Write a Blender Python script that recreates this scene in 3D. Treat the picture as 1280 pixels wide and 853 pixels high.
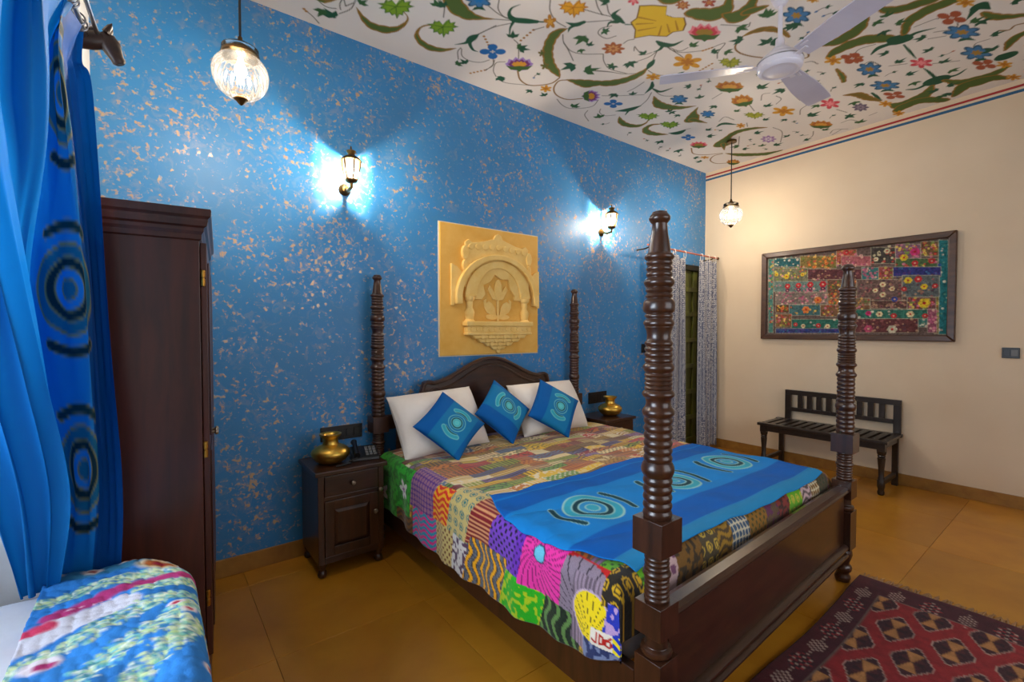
import bpy, math, random
import numpy as np
from mathutils import Matrix, Vector

for o in list(bpy.data.objects):
    bpy.data.objects.remove(o, do_unlink=True)
SC = bpy.context.scene
COL = SC.collection
PI = math.pi
R = math.radians

# ------------------------------------------------------------------ camera
cam_d = bpy.data.cameras.new('camera')
cam = bpy.data.objects.new('camera', cam_d)
COL.objects.link(cam)
cam_d.sensor_width = 36.0
cam_d.lens = 582.0 / 1280.0 * 36.0
cam_d.clip_start = 0.02
cam.location = (0, 0, 1.5)
cam.rotation_euler = (R(90 - 1.485), 0, R(-37.66))
SC.camera = cam

# ------------------------------------------------------------------ world, daylight, exposure
SC.view_settings.view_transform = 'Standard'
SC.view_settings.look = 'None'
SC.view_settings.gamma = 1.0
SC.view_settings.use_curve_mapping = False
SC.view_settings.exposure = 0.3
wd = bpy.data.worlds.new('sky'); SC.world = wd
wd.use_nodes = True
wd.node_tree.nodes['Background'].inputs['Color'].default_value = (0.60, 0.75, 1.0, 1)
wd.node_tree.nodes['Background'].inputs['Strength'].default_value = 1.0

def area_light(name, loc, rot, sx, sy, power, col):
    l = bpy.data.lights.new(name, 'AREA'); l.shape = 'RECTANGLE'
    l.size = sx; l.size_y = sy; l.energy = power; l.color = col
    o = bpy.data.objects.new(name, l); COL.objects.link(o)
    o.location = loc; o.rotation_euler = rot
    return o
# daylight entering through the alcove window, and an added soft fill behind the camera
area_light('alcove_daylight', (-1.30, 1.25, 1.65), (0, R(-90), 0), 1.5, 1.6, 90, (0.80, 0.90, 1.0))
area_light('front_fill_light', (2.75, -1.95, 1.85), (R(90), 0, 0), 3.6, 1.9, 45, (1.0, 0.92, 0.82))

# ------------------------------------------------------------------ room constants
YW = 3.265; XW = 5.675; XL = -0.235; YF = -1.60; HC = 3.505; TILT = 0.016
def ceil_z(y): return HC + TILT * (YW - y)

# ------------------------------------------------------------------ colour helpers
def L1(c):
    c = c / 255.0
    return c / 12.92 if c <= 0.04045 else ((c + 0.055) / 1.055) ** 2.4
def S(r, g, b): return (L1(r), L1(g), L1(b))
def NPS(r, g, b): return np.array(S(r, g, b))

# ------------------------------------------------------------------ materials
def base_mat(name):
    m = bpy.data.materials.new(name); m.use_nodes = True
    nt = m.node_tree
    b = nt.nodes['Principled BSDF']
    return m, nt, b
def objcoord(nt, scale=(1, 1, 1)):
    tc = nt.nodes.new('ShaderNodeTexCoord'); mp = nt.nodes.new('ShaderNodeMapping')
    mp.inputs['Scale'].default_value = scale
    nt.links.new(tc.outputs['Object'], mp.inputs['Vector'])
    return mp.outputs['Vector']
def noise(nt, vec, scale, detail=4, rough=0.55, dist=0.0):
    n = nt.nodes.new('ShaderNodeTexNoise')
    n.inputs['Scale'].default_value = scale; n.inputs['Detail'].default_value = detail
    n.inputs['Roughness'].default_value = rough; n.inputs['Distortion'].default_value = dist
    nt.links.new(vec, n.inputs['Vector'])
    return n.outputs['Fac']
def ramp(nt, fac, stops):
    r = nt.nodes.new('ShaderNodeValToRGB')
    els = r.color_ramp.elements
    els[0].position = stops[0][0]; els[0].color = (*stops[0][1], 1)
    els[1].position = stops[-1][0]; els[1].color = (*stops[-1][1], 1)
    for p, c in stops[1:-1]:
        e = els.new(p); e.color = (*c, 1)
    nt.links.new(fac, r.inputs['Fac'])
    return r.outputs['Color']
def mixc(nt, fac, a, b, mode='MIX'):
    n = nt.nodes.new('ShaderNodeMix'); n.data_type = 'RGBA'; n.blend_type = mode
    if isinstance(fac, (int, float)): n.inputs[0].default_value = fac
    else: nt.links.new(fac, n.inputs[0])
    for i, c in ((6, a), (7, b)):
        if isinstance(c, tuple): n.inputs[i].default_value = (*c, 1)
        else: nt.links.new(c, n.inputs[i])
    return n.outputs[2]
def math_n(nt, op, a, b=None):
    n = nt.nodes.new('ShaderNodeMath'); n.operation = op
    for i, v in enumerate((a, b)):
        if v is None: continue
        if isinstance(v, (int, float)): n.inputs[i].default_value = v
        else: nt.links.new(v, n.inputs[i])
    return n.outputs[0]
def add_bump(nt, b, h, strength, dist=0.01):
    n = nt.nodes.new('ShaderNodeBump'); n.inputs['Strength'].default_value = strength
    n.inputs['Distance'].default_value = dist
    nt.links.new(h, n.inputs['Height']); nt.links.new(n.outputs['Normal'], b.inputs['Normal'])

def M(name, c1, c2=None, rough=0.5, metal=0.0, vscale=6.0, stretch=(1, 1, 1), bump=0.0, bscale=80.0, bdist=0.004,
      spec=0.5, coat=0.0, rand=0.0, sheen=0.0):
    m, nt, b = base_mat(name)
    v = objcoord(nt, stretch)
    c2 = c2 or tuple(x * 0.85 for x in c1)
    f = noise(nt, v, vscale, 5, 0.6, 0.4)
    col = ramp(nt, f, [(0.32, c1), (0.68, c2)])
    if rand:
        oi = nt.nodes.new('ShaderNodeObjectInfo')
        hs = nt.nodes.new('ShaderNodeHueSaturation')
        val = math_n(nt, 'ADD', math_n(nt, 'MULTIPLY', oi.outputs['Random'], rand), 1 - rand / 2)
        nt.links.new(val, hs.inputs['Value']); nt.links.new(col, hs.inputs['Color'])
        col = hs.outputs['Color']
    nt.links.new(col, b.inputs['Base Color'])
    b.inputs['Roughness'].default_value = rough; b.inputs['Metallic'].default_value = metal
    b.inputs['Specular IOR Level'].default_value = spec
    b.inputs['Coat Weight'].default_value = coat; b.inputs['Coat Roughness'].default_value = 0.15
    b.inputs['Sheen Weight'].default_value = sheen
    if bump:
        add_bump(nt, b, noise(nt, v, bscale, 4, 0.6), bump, bdist)
    return m

def MV(name, rough=0.8, bump=0.3, bscale=150, bdist=0.002, quilt=0.0, qscale=30, translucent=0.0, sheen=0.0, spec=0.3, grain=0.0):
    """material that takes its colour from the mesh's own painted colour attribute"""
    m, nt, b = base_mat(name)
    at = nt.nodes.new('ShaderNodeAttribute'); at.attribute_name = 'Col'
    v = objcoord(nt)
    col = at.outputs['Color']
    if grain:
        g = noise(nt, v, 220, 3, 0.7)
        col = mixc(nt, grain, col, ramp(nt, g, [(0.3, (0.2, 0.2, 0.2)), (0.7, (0.9, 0.9, 0.9))]), 'OVERLAY')
    nt.links.new(col, b.inputs['Base Color'])
    b.inputs['Roughness'].default_value = rough; b.inputs['Specular IOR Level'].default_value = spec
    b.inputs['Sheen Weight'].default_value = sheen
    h = noise(nt, v, bscale, 3, 0.6)
    if quilt:
        vo = nt.nodes.new('ShaderNodeTexVoronoi'); vo.feature = 'SMOOTH_F1'; vo.inputs['Scale'].default_value = qscale
        nt.links.new(v, vo.inputs['Vector'])
        h = math_n(nt, 'SUBTRACT', math_n(nt, 'MULTIPLY', h, 0.25), math_n(nt, 'MULTIPLY', vo.outputs['Distance'], quilt))
    add_bump(nt, b, h, bump, bdist)
    if translucent:
        tr = nt.nodes.new('ShaderNodeBsdfTranslucent'); nt.links.new(col, tr.inputs['Color'])
        mx = nt.nodes.new('ShaderNodeMixShader'); mx.inputs[0].default_value = translucent
        nt.links.new(b.outputs[0], mx.inputs[1]); nt.links.new(tr.outputs[0], mx.inputs[2])
        nt.links.new(mx.outputs[0], nt.nodes['Material Output'].inputs['Surface'])
    return m

def mat_emit(name, col, strength):
    m = bpy.data.materials.new(name); m.use_nodes = True; nt = m.node_tree
    nt.nodes.remove(nt.nodes['Principled BSDF'])
    e = nt.nodes.new('ShaderNodeEmission'); e.inputs[0].default_value = (*col, 1); e.inputs[1].default_value = strength
    t = nt.nodes.new('ShaderNodeBsdfTransparent'); a = nt.nodes.new('ShaderNodeAddShader')   # clear glass envelope around the glow
    nt.links.new(e.outputs[0], a.inputs[0]); nt.links.new(t.outputs[0], a.inputs[1])
    nt.links.new(a.outputs[0], nt.nodes['Material Output'].inputs['Surface'])
    return m

def mat_lampglass(name, tint, transp, transl, rough=0.12):
    m = bpy.data.materials.new(name); m.use_nodes = True; nt = m.node_tree
    nt.nodes.remove(nt.nodes['Principled BSDF'])
    t = nt.nodes.new('ShaderNodeBsdfTransparent'); t.inputs[0].default_value = (*tint, 1)
    tr = nt.nodes.new('ShaderNodeBsdfTranslucent'); tr.inputs[0].default_value = (0.95, 0.92, 0.88, 1)
    g = nt.nodes.new('ShaderNodeBsdfGlossy'); g.inputs['Roughness'].default_value = rough
    m1 = nt.nodes.new('ShaderNodeMixShader'); m1.inputs[0].default_value = transl
    nt.links.new(t.outputs[0], m1.inputs[1]); nt.links.new(tr.outputs[0], m1.inputs[2])
    m2 = nt.nodes.new('ShaderNodeMixShader')
    fr = nt.nodes.new('ShaderNodeFresnel'); fr.inputs['IOR'].default_value = 1.45
    nt.links.new(fr.outputs[0], m2.inputs[0])
    nt.links.new(m1.outputs[0], m2.inputs[1]); nt.links.new(g.outputs[0], m2.inputs[2])
    nt.links.new(m2.outputs[0], nt.nodes['Material Output'].inputs['Surface'])
    return m

def mat_blue_wall():
    m, nt, b = base_mat('blue_sponged_plaster')
    v = objcoord(nt)
    big = noise(nt, v, 1.3, 4, 0.6)
    fine = noise(nt, v, 14, 6, 0.7)
    col = ramp(nt, big, [(0.30, S(48, 118, 172)), (0.70, S(34, 131, 200))])
    col = mixc(nt, math_n(nt, 'MULTIPLY', ramp(nt, fine, [(0.35, (0, 0, 0)), (0.75, (1, 1, 1))]), 0.35), col, S(62, 128, 172))
    # sponged gold: small flecks gathered in clumps
    fl = noise(nt, v, 40, 2, 0.5, 0.3)
    cl = noise(nt, v, 2.6, 4, 0.65)
    thr = math_n(nt, 'ADD', fl, math_n(nt, 'MULTIPLY', math_n(nt, 'SUBTRACT', cl, 0.5), 0.45))
    mask = ramp(nt, thr, [(0.60, (0, 0, 0)), (0.735, (1, 1, 1))])
    fl2 = noise(nt, v, 16, 4, 0.6, 1.0)
    mask2 = ramp(nt, math_n(nt, 'ADD', fl2, math_n(nt, 'MULTIPLY', math_n(nt, 'SUBTRACT', cl, 0.5), 0.3)), [(0.52, (0, 0, 0)), (0.75, (0.6, 0.6, 0.6))])
    mk = math_n(nt, 'MINIMUM', math_n(nt, 'ADD', mask, math_n(nt, 'MULTIPLY', mask2, 0.42)), 1.0)
    gcol = ramp(nt, noise(nt, v, 9, 2), [(0.35, S(228, 168, 52)), (0.65, S(216, 176, 96))])
    col = mixc(nt, math_n(nt, 'MULTIPLY', mk, 0.70), col, gcol)
    nt.links.new(col, b.inputs['Base Color'])
    nt.links.new(math_n(nt, 'MULTIPLY', mk, 0.35), b.inputs['Metallic'])
    nt.links.new(math_n(nt, 'SUBTRACT', 0.48, math_n(nt, 'MULTIPLY', mk, 0.2)), b.inputs['Roughness'])
    b.inputs['Specular IOR Level'].default_value = 0.55
    add_bump(nt, b, math_n(nt, 'ADD', fine, math_n(nt, 'MULTIPLY', mk, 0.5)), 0.25, 0.004)
    return m

def mat_cream_wall():
    m, nt, b = base_mat('cream_plaster_with_stripes')
    geo = nt.nodes.new('ShaderNodeNewGeometry'); sp = nt.nodes.new('ShaderNodeSeparateXYZ')
    nt.links.new(geo.outputs['Position'], sp.inputs[0])
    s = math_n(nt, 'ADD', sp.outputs['Z'], math_n(nt, 'MULTIPLY', sp.outputs['Y'], TILT))
    s = math_n(nt, 'SUBTRACT', HC + TILT * YW, s)          # distance below the ceiling
    def band(a, w):
        return math_n(nt, 'LESS_THAN', math_n(nt, 'ABSOLUTE', math_n(nt, 'SUBTRACT', s, a)), w)
    v = objcoord(nt)
    col = ramp(nt, noise(nt, v, 1.1, 3), [(0.3, S(226, 205, 176)), (0.7, S(217, 194, 163))])
    col = mixc(nt, band(0.050, 0.010), col, S(165, 42, 40))
    col = mixc(nt, band(0.092, 0.012), col, S(38, 92, 130))
    nt.links.new(col, b.inputs['Base Color'])
    b.inputs['Roughness'].default_value = 0.7
    add_bump(nt, b, noise(nt, v, 45, 4), 0.12, 0.003)
    return m

MT = {}
MT['blue_wall'] = mat_blue_wall()
MT['cream'] = mat_cream_wall()
MT['white_wall'] = M('white_plaster', S(226, 224, 220), S(216, 213, 208), 0.75, bump=0.1, bscale=40)
MT['stone_floor'] = M('yellow_stone', S(196, 136, 38), S(172, 112, 26), 0.28, vscale=2.2, bump=0.05, bscale=20, rand=0.22, spec=0.45)
MT['skirting'] = M('ochre_stone_skirting', S(165, 118, 48), S(140, 95, 36), 0.45, vscale=9)
MT['wood'] = M('dark_polished_wood', S(72, 40, 23), S(46, 26, 16), 0.30, vscale=5, stretch=(6, 6, 0.8), bump=0.04, bscale=30, spec=0.5, coat=0.35)
MT['wood_h'] = M('dark_polished_wood_horizontal', S(66, 37, 22), S(42, 24, 15), 0.30, vscale=5, stretch=(0.8, 6, 6), bump=0.04, bscale=30, coat=0.35)
MT['wood_w'] = M('reddish_wardrobe_wood', S(88, 40, 25), S(54, 26, 18), 0.38, vscale=3, stretch=(5, 5, 0.5), bump=0.04, bscale=30, coat=0.12)
MT['wood_b'] = M('black_brown_bench_wood', S(44, 30, 20), S(30, 21, 15), 0.35, vscale=6, stretch=(5, 1, 5), coat=0.2)
MT['frame'] = M('brown_picture_frame', S(88, 54, 30), S(60, 36, 20), 0.4, vscale=5, stretch=(5, 1, 5), coat=0.2)
MT['brass'] = M('hammered_brass', S(226, 188, 92), S(200, 156, 62), 0.34, 1.0, vscale=14, bump=0.15, bscale=60)
MT['antique'] = M('antique_brass', S(120, 92, 50), S(80, 60, 34), 0.38, 1.0, vscale=12)
MT['gold_hinge'] = M('gilt_hinge', S(190, 140, 60), None, 0.35, 1.0)
MT['steel'] = M('brushed_steel', S(170, 172, 178), None, 0.28, 1.0, vscale=10)
MT['knob'] = M('dull_metal_knob', S(150, 140, 125), None, 0.3, 0.9)
MT['black'] = M('black_plastic', S(24, 22, 22), S(16, 15, 15), 0.35, vscale=10)
MT['grey_plastic'] = M('grey_plastic_keys', S(120, 120, 118), None, 0.45)
MT['fan_white'] = M('fan_enamel', S(222, 218, 226), S(212, 208, 220), 0.28, vscale=3)
MT['fan_blade'] = M('fan_blade_enamel', S(200, 196, 210), S(190, 186, 202), 0.3, vscale=3)
MT['linen'] = M('white_linen', S(236, 228, 218), S(226, 216, 206), 0.85, vscale=5, bump=0.25, bscale=18, bdist=0.01, sheen=0.2)
MT['sheet'] = M('white_sheet', S(238, 238, 242), S(230, 230, 236), 0.8, vscale=5, bump=0.15, bscale=14, bdist=0.01)
MT['sandstone'] = M('yellow_sandstone', S(232, 184, 92), S(222, 166, 68), 0.75, vscale=6, bump=0.25, bscale=70)
MT['sandstone_l'] = M('pale_carved_sandstone', S(238, 204, 126), S(230, 188, 100), 0.75, vscale=10, bump=0.3, bscale=60)
MT['edge_paint'] = M('pale_plaster_edge', S(226, 214, 190), None, 0.8)
MT['door_green'] = M('green_painted_wood', S(122, 126, 52), S(88, 96, 36), 0.4, vscale=6, stretch=(4, 4, 0.6), coat=0.2)
MT['door_dark'] = M('dark_door_frame', S(44, 40, 26), None, 0.5)
MT['rod_red'] = M('reddish_curtain_rod', S(176, 92, 70), None, 0.45)
MT['horse'] = M('carved_dark_wood', S(60, 36, 24), S(34, 20, 14), 0.4, vscale=20)
MT['cable'] = M('black_cable', S(30, 28, 26), None, 0.5)
MT['bulb'] = mat_emit('lit_bulb', (1.0, 0.86, 0.66), 5)
MT['globe'] = mat_lampglass('ribbed_globe_glass', (0.97, 0.97, 0.96), 0.5, 0.011)
MT['lantern'] = mat_lampglass('lantern_glass', (0.98, 0.97, 0.95), 0.5, 0.012)
MT['window_glass'] = mat_lampglass('window_glass', (0.97, 0.98, 1.0), 0.9, 0.05, 0.02)
MT['mural'] = MV('painted_ceiling', 0.75, 0.08, 60, 0.002, spec=0.25)
MT['quilt'] = MV('kantha_quilt_cotton', 0.85, 0.55, 160, 0.004, quilt=0.5, qscale=60, sheen=0.2, grain=0.25)
MT['dayquilt'] = MV('stitched_blue_quilt', 0.8, 0.4, 160, 0.003, spec=0.2)
MT['satin'] = MV('blue_appliqued_cotton', 0.75, 0.2, 220, 0.002, spec=0.2)
MT['curtain'] = MV('blue_sheer_curtain', 0.6, 0.2, 220, 0.002, translucent=0.3, spec=0.2)
MT['textile'] = MV('embroidered_textile', 0.9, 0.6, 190, 0.004, grain=0.6)
MT['rug'] = MV('wool_rug', 0.95, 0.6, 260, 0.004, sheen=0.1, spec=0.1, grain=0.35)
MT['fringe'] = M('wool_fringe', S(178, 140, 98), S(140, 104, 70), 0.9)
MT['pipe'] = M('pale_piping', S(190, 175, 160), None, 0.8)
def mat_block_print():
    m, nt, b = base_mat('block_printed_cotton')
    v = objcoord(nt)
    vo = nt.nodes.new('ShaderNodeTexVoronoi'); vo.inputs['Scale'].default_value = 42; vo.inputs['Randomness'].default_value = 0.35
    nt.links.new(v, vo.inputs['Vector'])
    wv = noise(nt, v, 60, 4, 0.7, 1.5)
    f = math_n(nt, 'ADD', math_n(nt, 'MULTIPLY', vo.outputs['Distance'], 0.7), math_n(nt, 'MULTIPLY', wv, 0.6))
    col = ramp(nt, f, [(0.46, S(84, 90, 112)), (0.53, S(186, 184, 182)), (0.62, S(196, 193, 190)), (0.68, S(96, 100, 120))])
    nt.links.new(col, b.inputs['Base Color']); b.inputs['Roughness'].default_value = 0.85
    return m
MT['print'] = mat_block_print()

# ------------------------------------------------------------------ scene helpers
def tag(o, label=None, cat=None, group=None, kind=None):
    if label: o['label'] = label
    if cat: o['category'] = cat
    if group: o['group'] = group
    if kind: o['kind'] = kind
    return o
def thing(name, label, cat, loc, rotz=0.0, group=None):
    o = bpy.data.objects.new(name, None); o.empty_display_size = 0.1
    COL.objects.link(o); o.location = loc; o.rotation_euler = (0, 0, rotz)
    return tag(o, label, cat, group)

class MB:
    """collects shapes and links them as one mesh object"""
    def __init__(s): s.v = []; s.f = []; s.sm = []
    def add(s, vs, fs, smooth=False):
        n = len(s.v); s.v += [tuple(map(float, p)) for p in vs]
        s.f += [tuple(i + n for i in f) for f in fs]; s.sm += [smooth] * len(fs)
        return s
    def box(s, x0, x1, y0, y1, z0, z1):
        vs = [(x, y, z) for z in (z0, z1) for y in (y0, y1) for x in (x0, x1)]
        return s.add(vs, [(0, 2, 3, 1), (4, 5, 7, 6), (0, 1, 5, 4), (2, 6, 7, 3), (0, 4, 6, 2), (1, 3, 7, 5)])
    def prism(s, poly, lo, hi, plane='xz', smooth=False):
        """polygon (u,w) extruded along the remaining axis"""
        def P(u, w, d):
            return {'xz': (u, d, w), 'yz': (d, u, w), 'xy': (u, w, d)}[plane]
        n = len(poly)
        vs = [P(u, w, lo) for u, w in poly] + [P(u, w, hi) for u, w in poly]
        fs = [tuple(range(n)), tuple(range(2 * n - 1, n - 1, -1))]
        s.add(vs, fs, False)
        m = len(s.v) - 2 * n
        s.f += [(m + i, m + n + i, m + n + (i + 1) % n, m + (i + 1) % n) for i in range(n)]
        s.sm += [smooth] * n
        return s
    def lathe(s, prof, c=(0, 0, 0), seg=20, axis='z', ribs=0, rib=0.0):
        vs = []; n = len(prof)
        for r, h in prof:
            for k in range(seg):
                a = 2 * PI * k / seg
                rr = r * (1 + (rib * math.cos(ribs * a) if ribs else 0))
                p = (rr * math.cos(a), rr * math.sin(a), h)
                if axis == 'x': p = (p[2], p[0], p[1])
                if axis == 'y': p = (p[0], p[2], p[1])
                vs.append((p[0] + c[0], p[1] + c[1], p[2] + c[2]))
        fs = [(i * seg + k, i * seg + (k + 1) % seg, (i + 1) * seg + (k + 1) % seg, (i + 1) * seg + k) for i in range(n - 1) for k in range(seg)]
        s.add(vs, fs, True)
        m = len(s.v) - len(vs)
        if prof[0][0] > 1e-4: s.f.append(tuple(m + k for k in range(seg - 1, -1, -1))); s.sm.append(False)
        if prof[-1][0] > 1e-4: s.f.append(tuple(m + (n - 1) * seg + k for k in range(seg))); s.sm.append(False)
        return s
    def tube(s, pts, r, seg=8, squash=1.0):
        pts = [Vector(p) for p in pts]; n = len(pts)
        rs = r if isinstance(r, (list, tuple)) else [r] * n
        vs = []
        up = Vector((0, 0, 1))
        for i, p in enumerate(pts):
            d = (pts[min(n - 1, i + 1)] - pts[max(0, i - 1)]).normalized()
            a = d.cross(up)
            if a.length < 1e-3: a = d.cross(Vector((0, 1, 0)))
            a.normalize(); b = a.cross(d).normalized()
            for k in range(seg):
                t = 2 * PI * k / seg
                vs.append(p + a * (rs[i] * squash * math.cos(t)) + b * (rs[i] * math.sin(t)))
        fs = [(i * seg + k, i * seg + (k + 1) % seg, (i + 1) * seg + (k + 1) % seg, (i + 1) * seg + k) for i in range(n - 1) for k in range(seg)]
        s.add(vs, fs, True)
        m = len(s.v) - len(vs)
        s.f.append(tuple(m + k for k in range(seg - 1, -1, -1))); s.f.append(tuple(m + (n - 1) * seg + k for k in range(seg))); s.sm += [False, False]
        return s
    def build(s, name, mat, parent=None, local=False, bevel=0.0, sharp=42, seg=2):
        me = bpy.data.meshes.new(name)
        v = s.v
        if parent is not None and not local:
            l = parent.location
            p2 = parent.parent
            off = Vector(l)
            while p2 is not None:
                off += Vector(p2.location); p2 = p2.parent
            v = [(a - off[0], b - off[1], c - off[2]) for a, b, c in v]
        me.from_pydata(v, [], s.f)
        me.polygons.foreach_set('use_smooth', s.sm)
        me.update()
        if any(s.sm): me.set_sharp_from_angle(angle=R(sharp))
        import bmesh
        bm = bmesh.new(); bm.from_mesh(me); bmesh.ops.recalc_face_normals(bm, faces=bm.faces); bm.to_mesh(me); bm.free()
        me.materials.append(mat if not isinstance(mat, str) else MT[mat])
        o = bpy.data.objects.new(name, me); COL.objects.link(o)
        if parent is not None: o.parent = parent
        if bevel:
            b = o.modifiers.new('bevel', 'BEVEL'); b.width = bevel; b.segments = seg; b.limit_method = 'ANGLE'; b.angle_limit = R(50)
        return o
def copy_part(src, parent, loc=None, rot=None):
    c = src.copy(); COL.objects.link(c); c.parent = parent
    if loc is not None: c.location = loc
    if rot is not None: c.rotation_euler = rot
    return c
def copy_tree(o, parent=None):
    c = o.copy(); COL.objects.link(c)
    if parent is not None: c.parent = parent
    for ch in list(o.children): copy_tree(ch, c)
    return c

def grid_obj(name, P, C, mat, parent=None, solid=0.0, wrap=False):
    """P: (n,m,3) points; C: (n,m,3) linear colours or None"""
    n, m = P.shape[:2]
    me = bpy.data.meshes.new(name)
    me.vertices.add(n * m)
    me.vertices.foreach_set('co', np.ascontiguousarray(P, dtype=np.float32).ravel())
    i, j = np.meshgrid(np.arange(n - 1), np.arange(m - 1 if not wrap else m), indexing='ij')
    j2 = (j + 1) % m
    q = np.stack([i * m + j, (i + 1) * m + j, (i + 1) * m + j2, i * m + j2], -1).reshape(-1, 4)
    nf = len(q)
    me.loops.add(nf * 4); me.loops.foreach_set('vertex_index', q.astype(np.int32).ravel())
    me.polygons.add(nf); me.polygons.foreach_set('loop_start', (np.arange(nf) * 4).astype(np.int32))
    me.update(calc_edges=True)
    me.polygons.foreach_set('use_smooth', np.ones(nf, dtype=bool))
    if C is not None:
        ca = me.color_attributes.new('Col', 'FLOAT_COLOR', 'POINT')
        rgba = np.ones((n * m, 4), dtype=np.float32); rgba[:, :3] = np.clip(C.reshape(-1, 3), 0, 1)
        ca.data.foreach_set('color', rgba.ravel())
    me.materials.append(MT[mat])
    me.validate()
    o = bpy.data.objects.new(name, me); COL.objects.link(o)
    if parent is not None: o.parent = parent
    if solid:
        sm = o.modifiers.new('thickness', 'SOLIDIFY'); sm.thickness = solid; sm.offset = 0
    return o

class Canvas:
    """a painted flat design sampled at the vertices of a grid (xs by ys)"""
    def __init__(s, xs, ys, bg):
        s.xs = np.asarray(xs); s.ys = np.asarray(ys)
        s.c = np.ones((len(s.xs), len(s.ys), 3)) * np.asarray(bg)
    def win(s, x0, x1, y0, y1):
        i0, i1 = np.searchsorted(s.xs, [x0, x1]); j0, j1 = np.searchsorted(s.ys, [y0, y1])
        return slice(max(i0 - 1, 0), i1 + 1), slice(max(j0 - 1, 0), j1 + 1)
    def blend(s, si, sj, sd, col, aa, op=1.0):
        a = np.clip(0.5 - sd / aa, 0, 1)[..., None] * op
        s.c[si, sj] = s.c[si, sj] * (1 - a) + np.asarray(col) * a
    def sub(s, si, sj):
        return s.xs[si][:, None], s.ys[sj][None, :]
    def poly(s, pts, col, aa=0.006, op=1.0):
        p = np.asarray(pts, float)
        si, sj = s.win(p[:, 0].min() - aa, p[:, 0].max() + aa, p[:, 1].min() - aa, p[:, 1].max() + aa)
        X, Y = s.sub(si, sj)
        if X.size == 0 or Y.size == 0: return
        X = X + 0 * Y; Y = Y + 0 * X
        d = np.full(X.shape, 1e9); ins = np.zeros(X.shape, bool)
        for a, b in zip(p, np.roll(p, -1, 0)):
            e = b - a; wx = X - a[0]; wy = Y - a[1]
            t = np.clip((wx * e[0] + wy * e[1]) / (e @ e + 1e-12), 0, 1)
            d = np.minimum(d, (wx - t * e[0]) ** 2 + (wy - t * e[1]) ** 2)
            c = (a[1] > Y) != (b[1] > Y)
            with np.errstate(divide='ignore', invalid='ignore'):
                xi = a[0] + (Y - a[1]) * e[0] / (e[1] if abs(e[1]) > 1e-12 else 1e-12)
            ins ^= c & (X < xi)
        d = np.sqrt(d); s.blend(si, sj, np.where(ins, -d, d), col, aa, op)
    def disc(s, x, y, rx, ry, col, aa=0.006, op=1.0):
        m = max(rx, ry) + aa
        si, sj = s.win(x - m, x + m, y - m, y + m); X, Y = s.sub(si, sj)
        if X.size == 0 or Y.size == 0: return
        k = np.sqrt(((X - x) / rx) ** 2 + ((Y - y) / ry) ** 2)
        s.blend(si, sj, (k - 1) * min(rx, ry), col, aa, op)
    def ring(s, x, y, rx, ry, w, col, aa=0.006, op=1.0):
        m = max(rx, ry) + w + aa
        si, sj = s.win(x - m, x + m, y - m, y + m); X, Y = s.sub(si, sj)
        if X.size == 0 or Y.size == 0: return
        k = np.sqrt(((X - x) / rx) ** 2 + ((Y - y) / ry) ** 2)
        s.blend(si, sj, np.abs((k - 1) * min(rx, ry)) - w / 2, col, aa, op)
    def stroke(s, pts, ws, col, aa=0.006, op=1.0, smooth=6):
        p = np.asarray(pts, float); w = np.asarray(ws, float) * np.ones(len(p))
        if smooth and len(p) > 2: p, w = catmull(p, w, smooth)
        m = w.max() + aa
        si, sj = s.win(p[:, 0].min() - m, p[:, 0].max() + m, p[:, 1].min() - m, p[:, 1].max() + m)
        X, Y = s.sub(si, sj)
        if X.size == 0 or Y.size == 0: return
        X = X + 0 * Y; Y = Y + 0 * X
        sd = np.full(X.shape, 1e9)
        for k in range(len(p) - 1):
            a, b = p[k], p[k + 1]; e = b - a
            wx = X - a[0]; wy = Y - a[1]
            t = np.clip((wx * e[0] + wy * e[1]) / (e @ e + 1e-12), 0, 1)
            sd = np.minimum(sd, np.hypot(wx - t * e[0], wy - t * e[1]) - (w[k] + (w[k + 1] - w[k]) * t))
        s.blend(si, sj, sd, col, aa, op)
def catmull(p, w, n):
    q = np.c_[p, w]; q = np.vstack([2 * q[0] - q[1], q, 2 * q[-1] - q[-2]])
    out = []
    for i in range(1, len(q) - 2):
        for t in np.linspace(0, 1, n, endpoint=False):
            a, b, c, d = q[i - 1], q[i], q[i + 1], q[i + 2]
            out.append(0.5 * (2 * b + (c - a) * t + (2 * a - 5 * b + 4 * c - d) * t * t + (3 * b - a - 3 * c + d) * t ** 3))
    out.append(q[-2]); out = np.array(out)
    return out[:, :2], np.maximum(out[:, 2], 0.0005)
def vnoise(X, Y, scale, seed=0):
    """smooth value noise on arrays"""
    r = np.random.RandomState(seed); T = r.rand(64, 64)
    x = X * scale; y = Y * scale
    xi = np.floor(x).astype(int); yi = np.floor(y).astype(int); fx = x - xi; fy = y - yi
    fx = fx * fx * (3 - 2 * fx); fy = fy * fy * (3 - 2 * fy)
    g = lambda a, b: T[a % 64, b % 64]
    return (g(xi, yi) * (1 - fx) + g(xi + 1, yi) * fx) * (1 - fy) + (g(xi, yi + 1) * (1 - fx) + g(xi + 1, yi + 1) * fx) * fy

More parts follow.
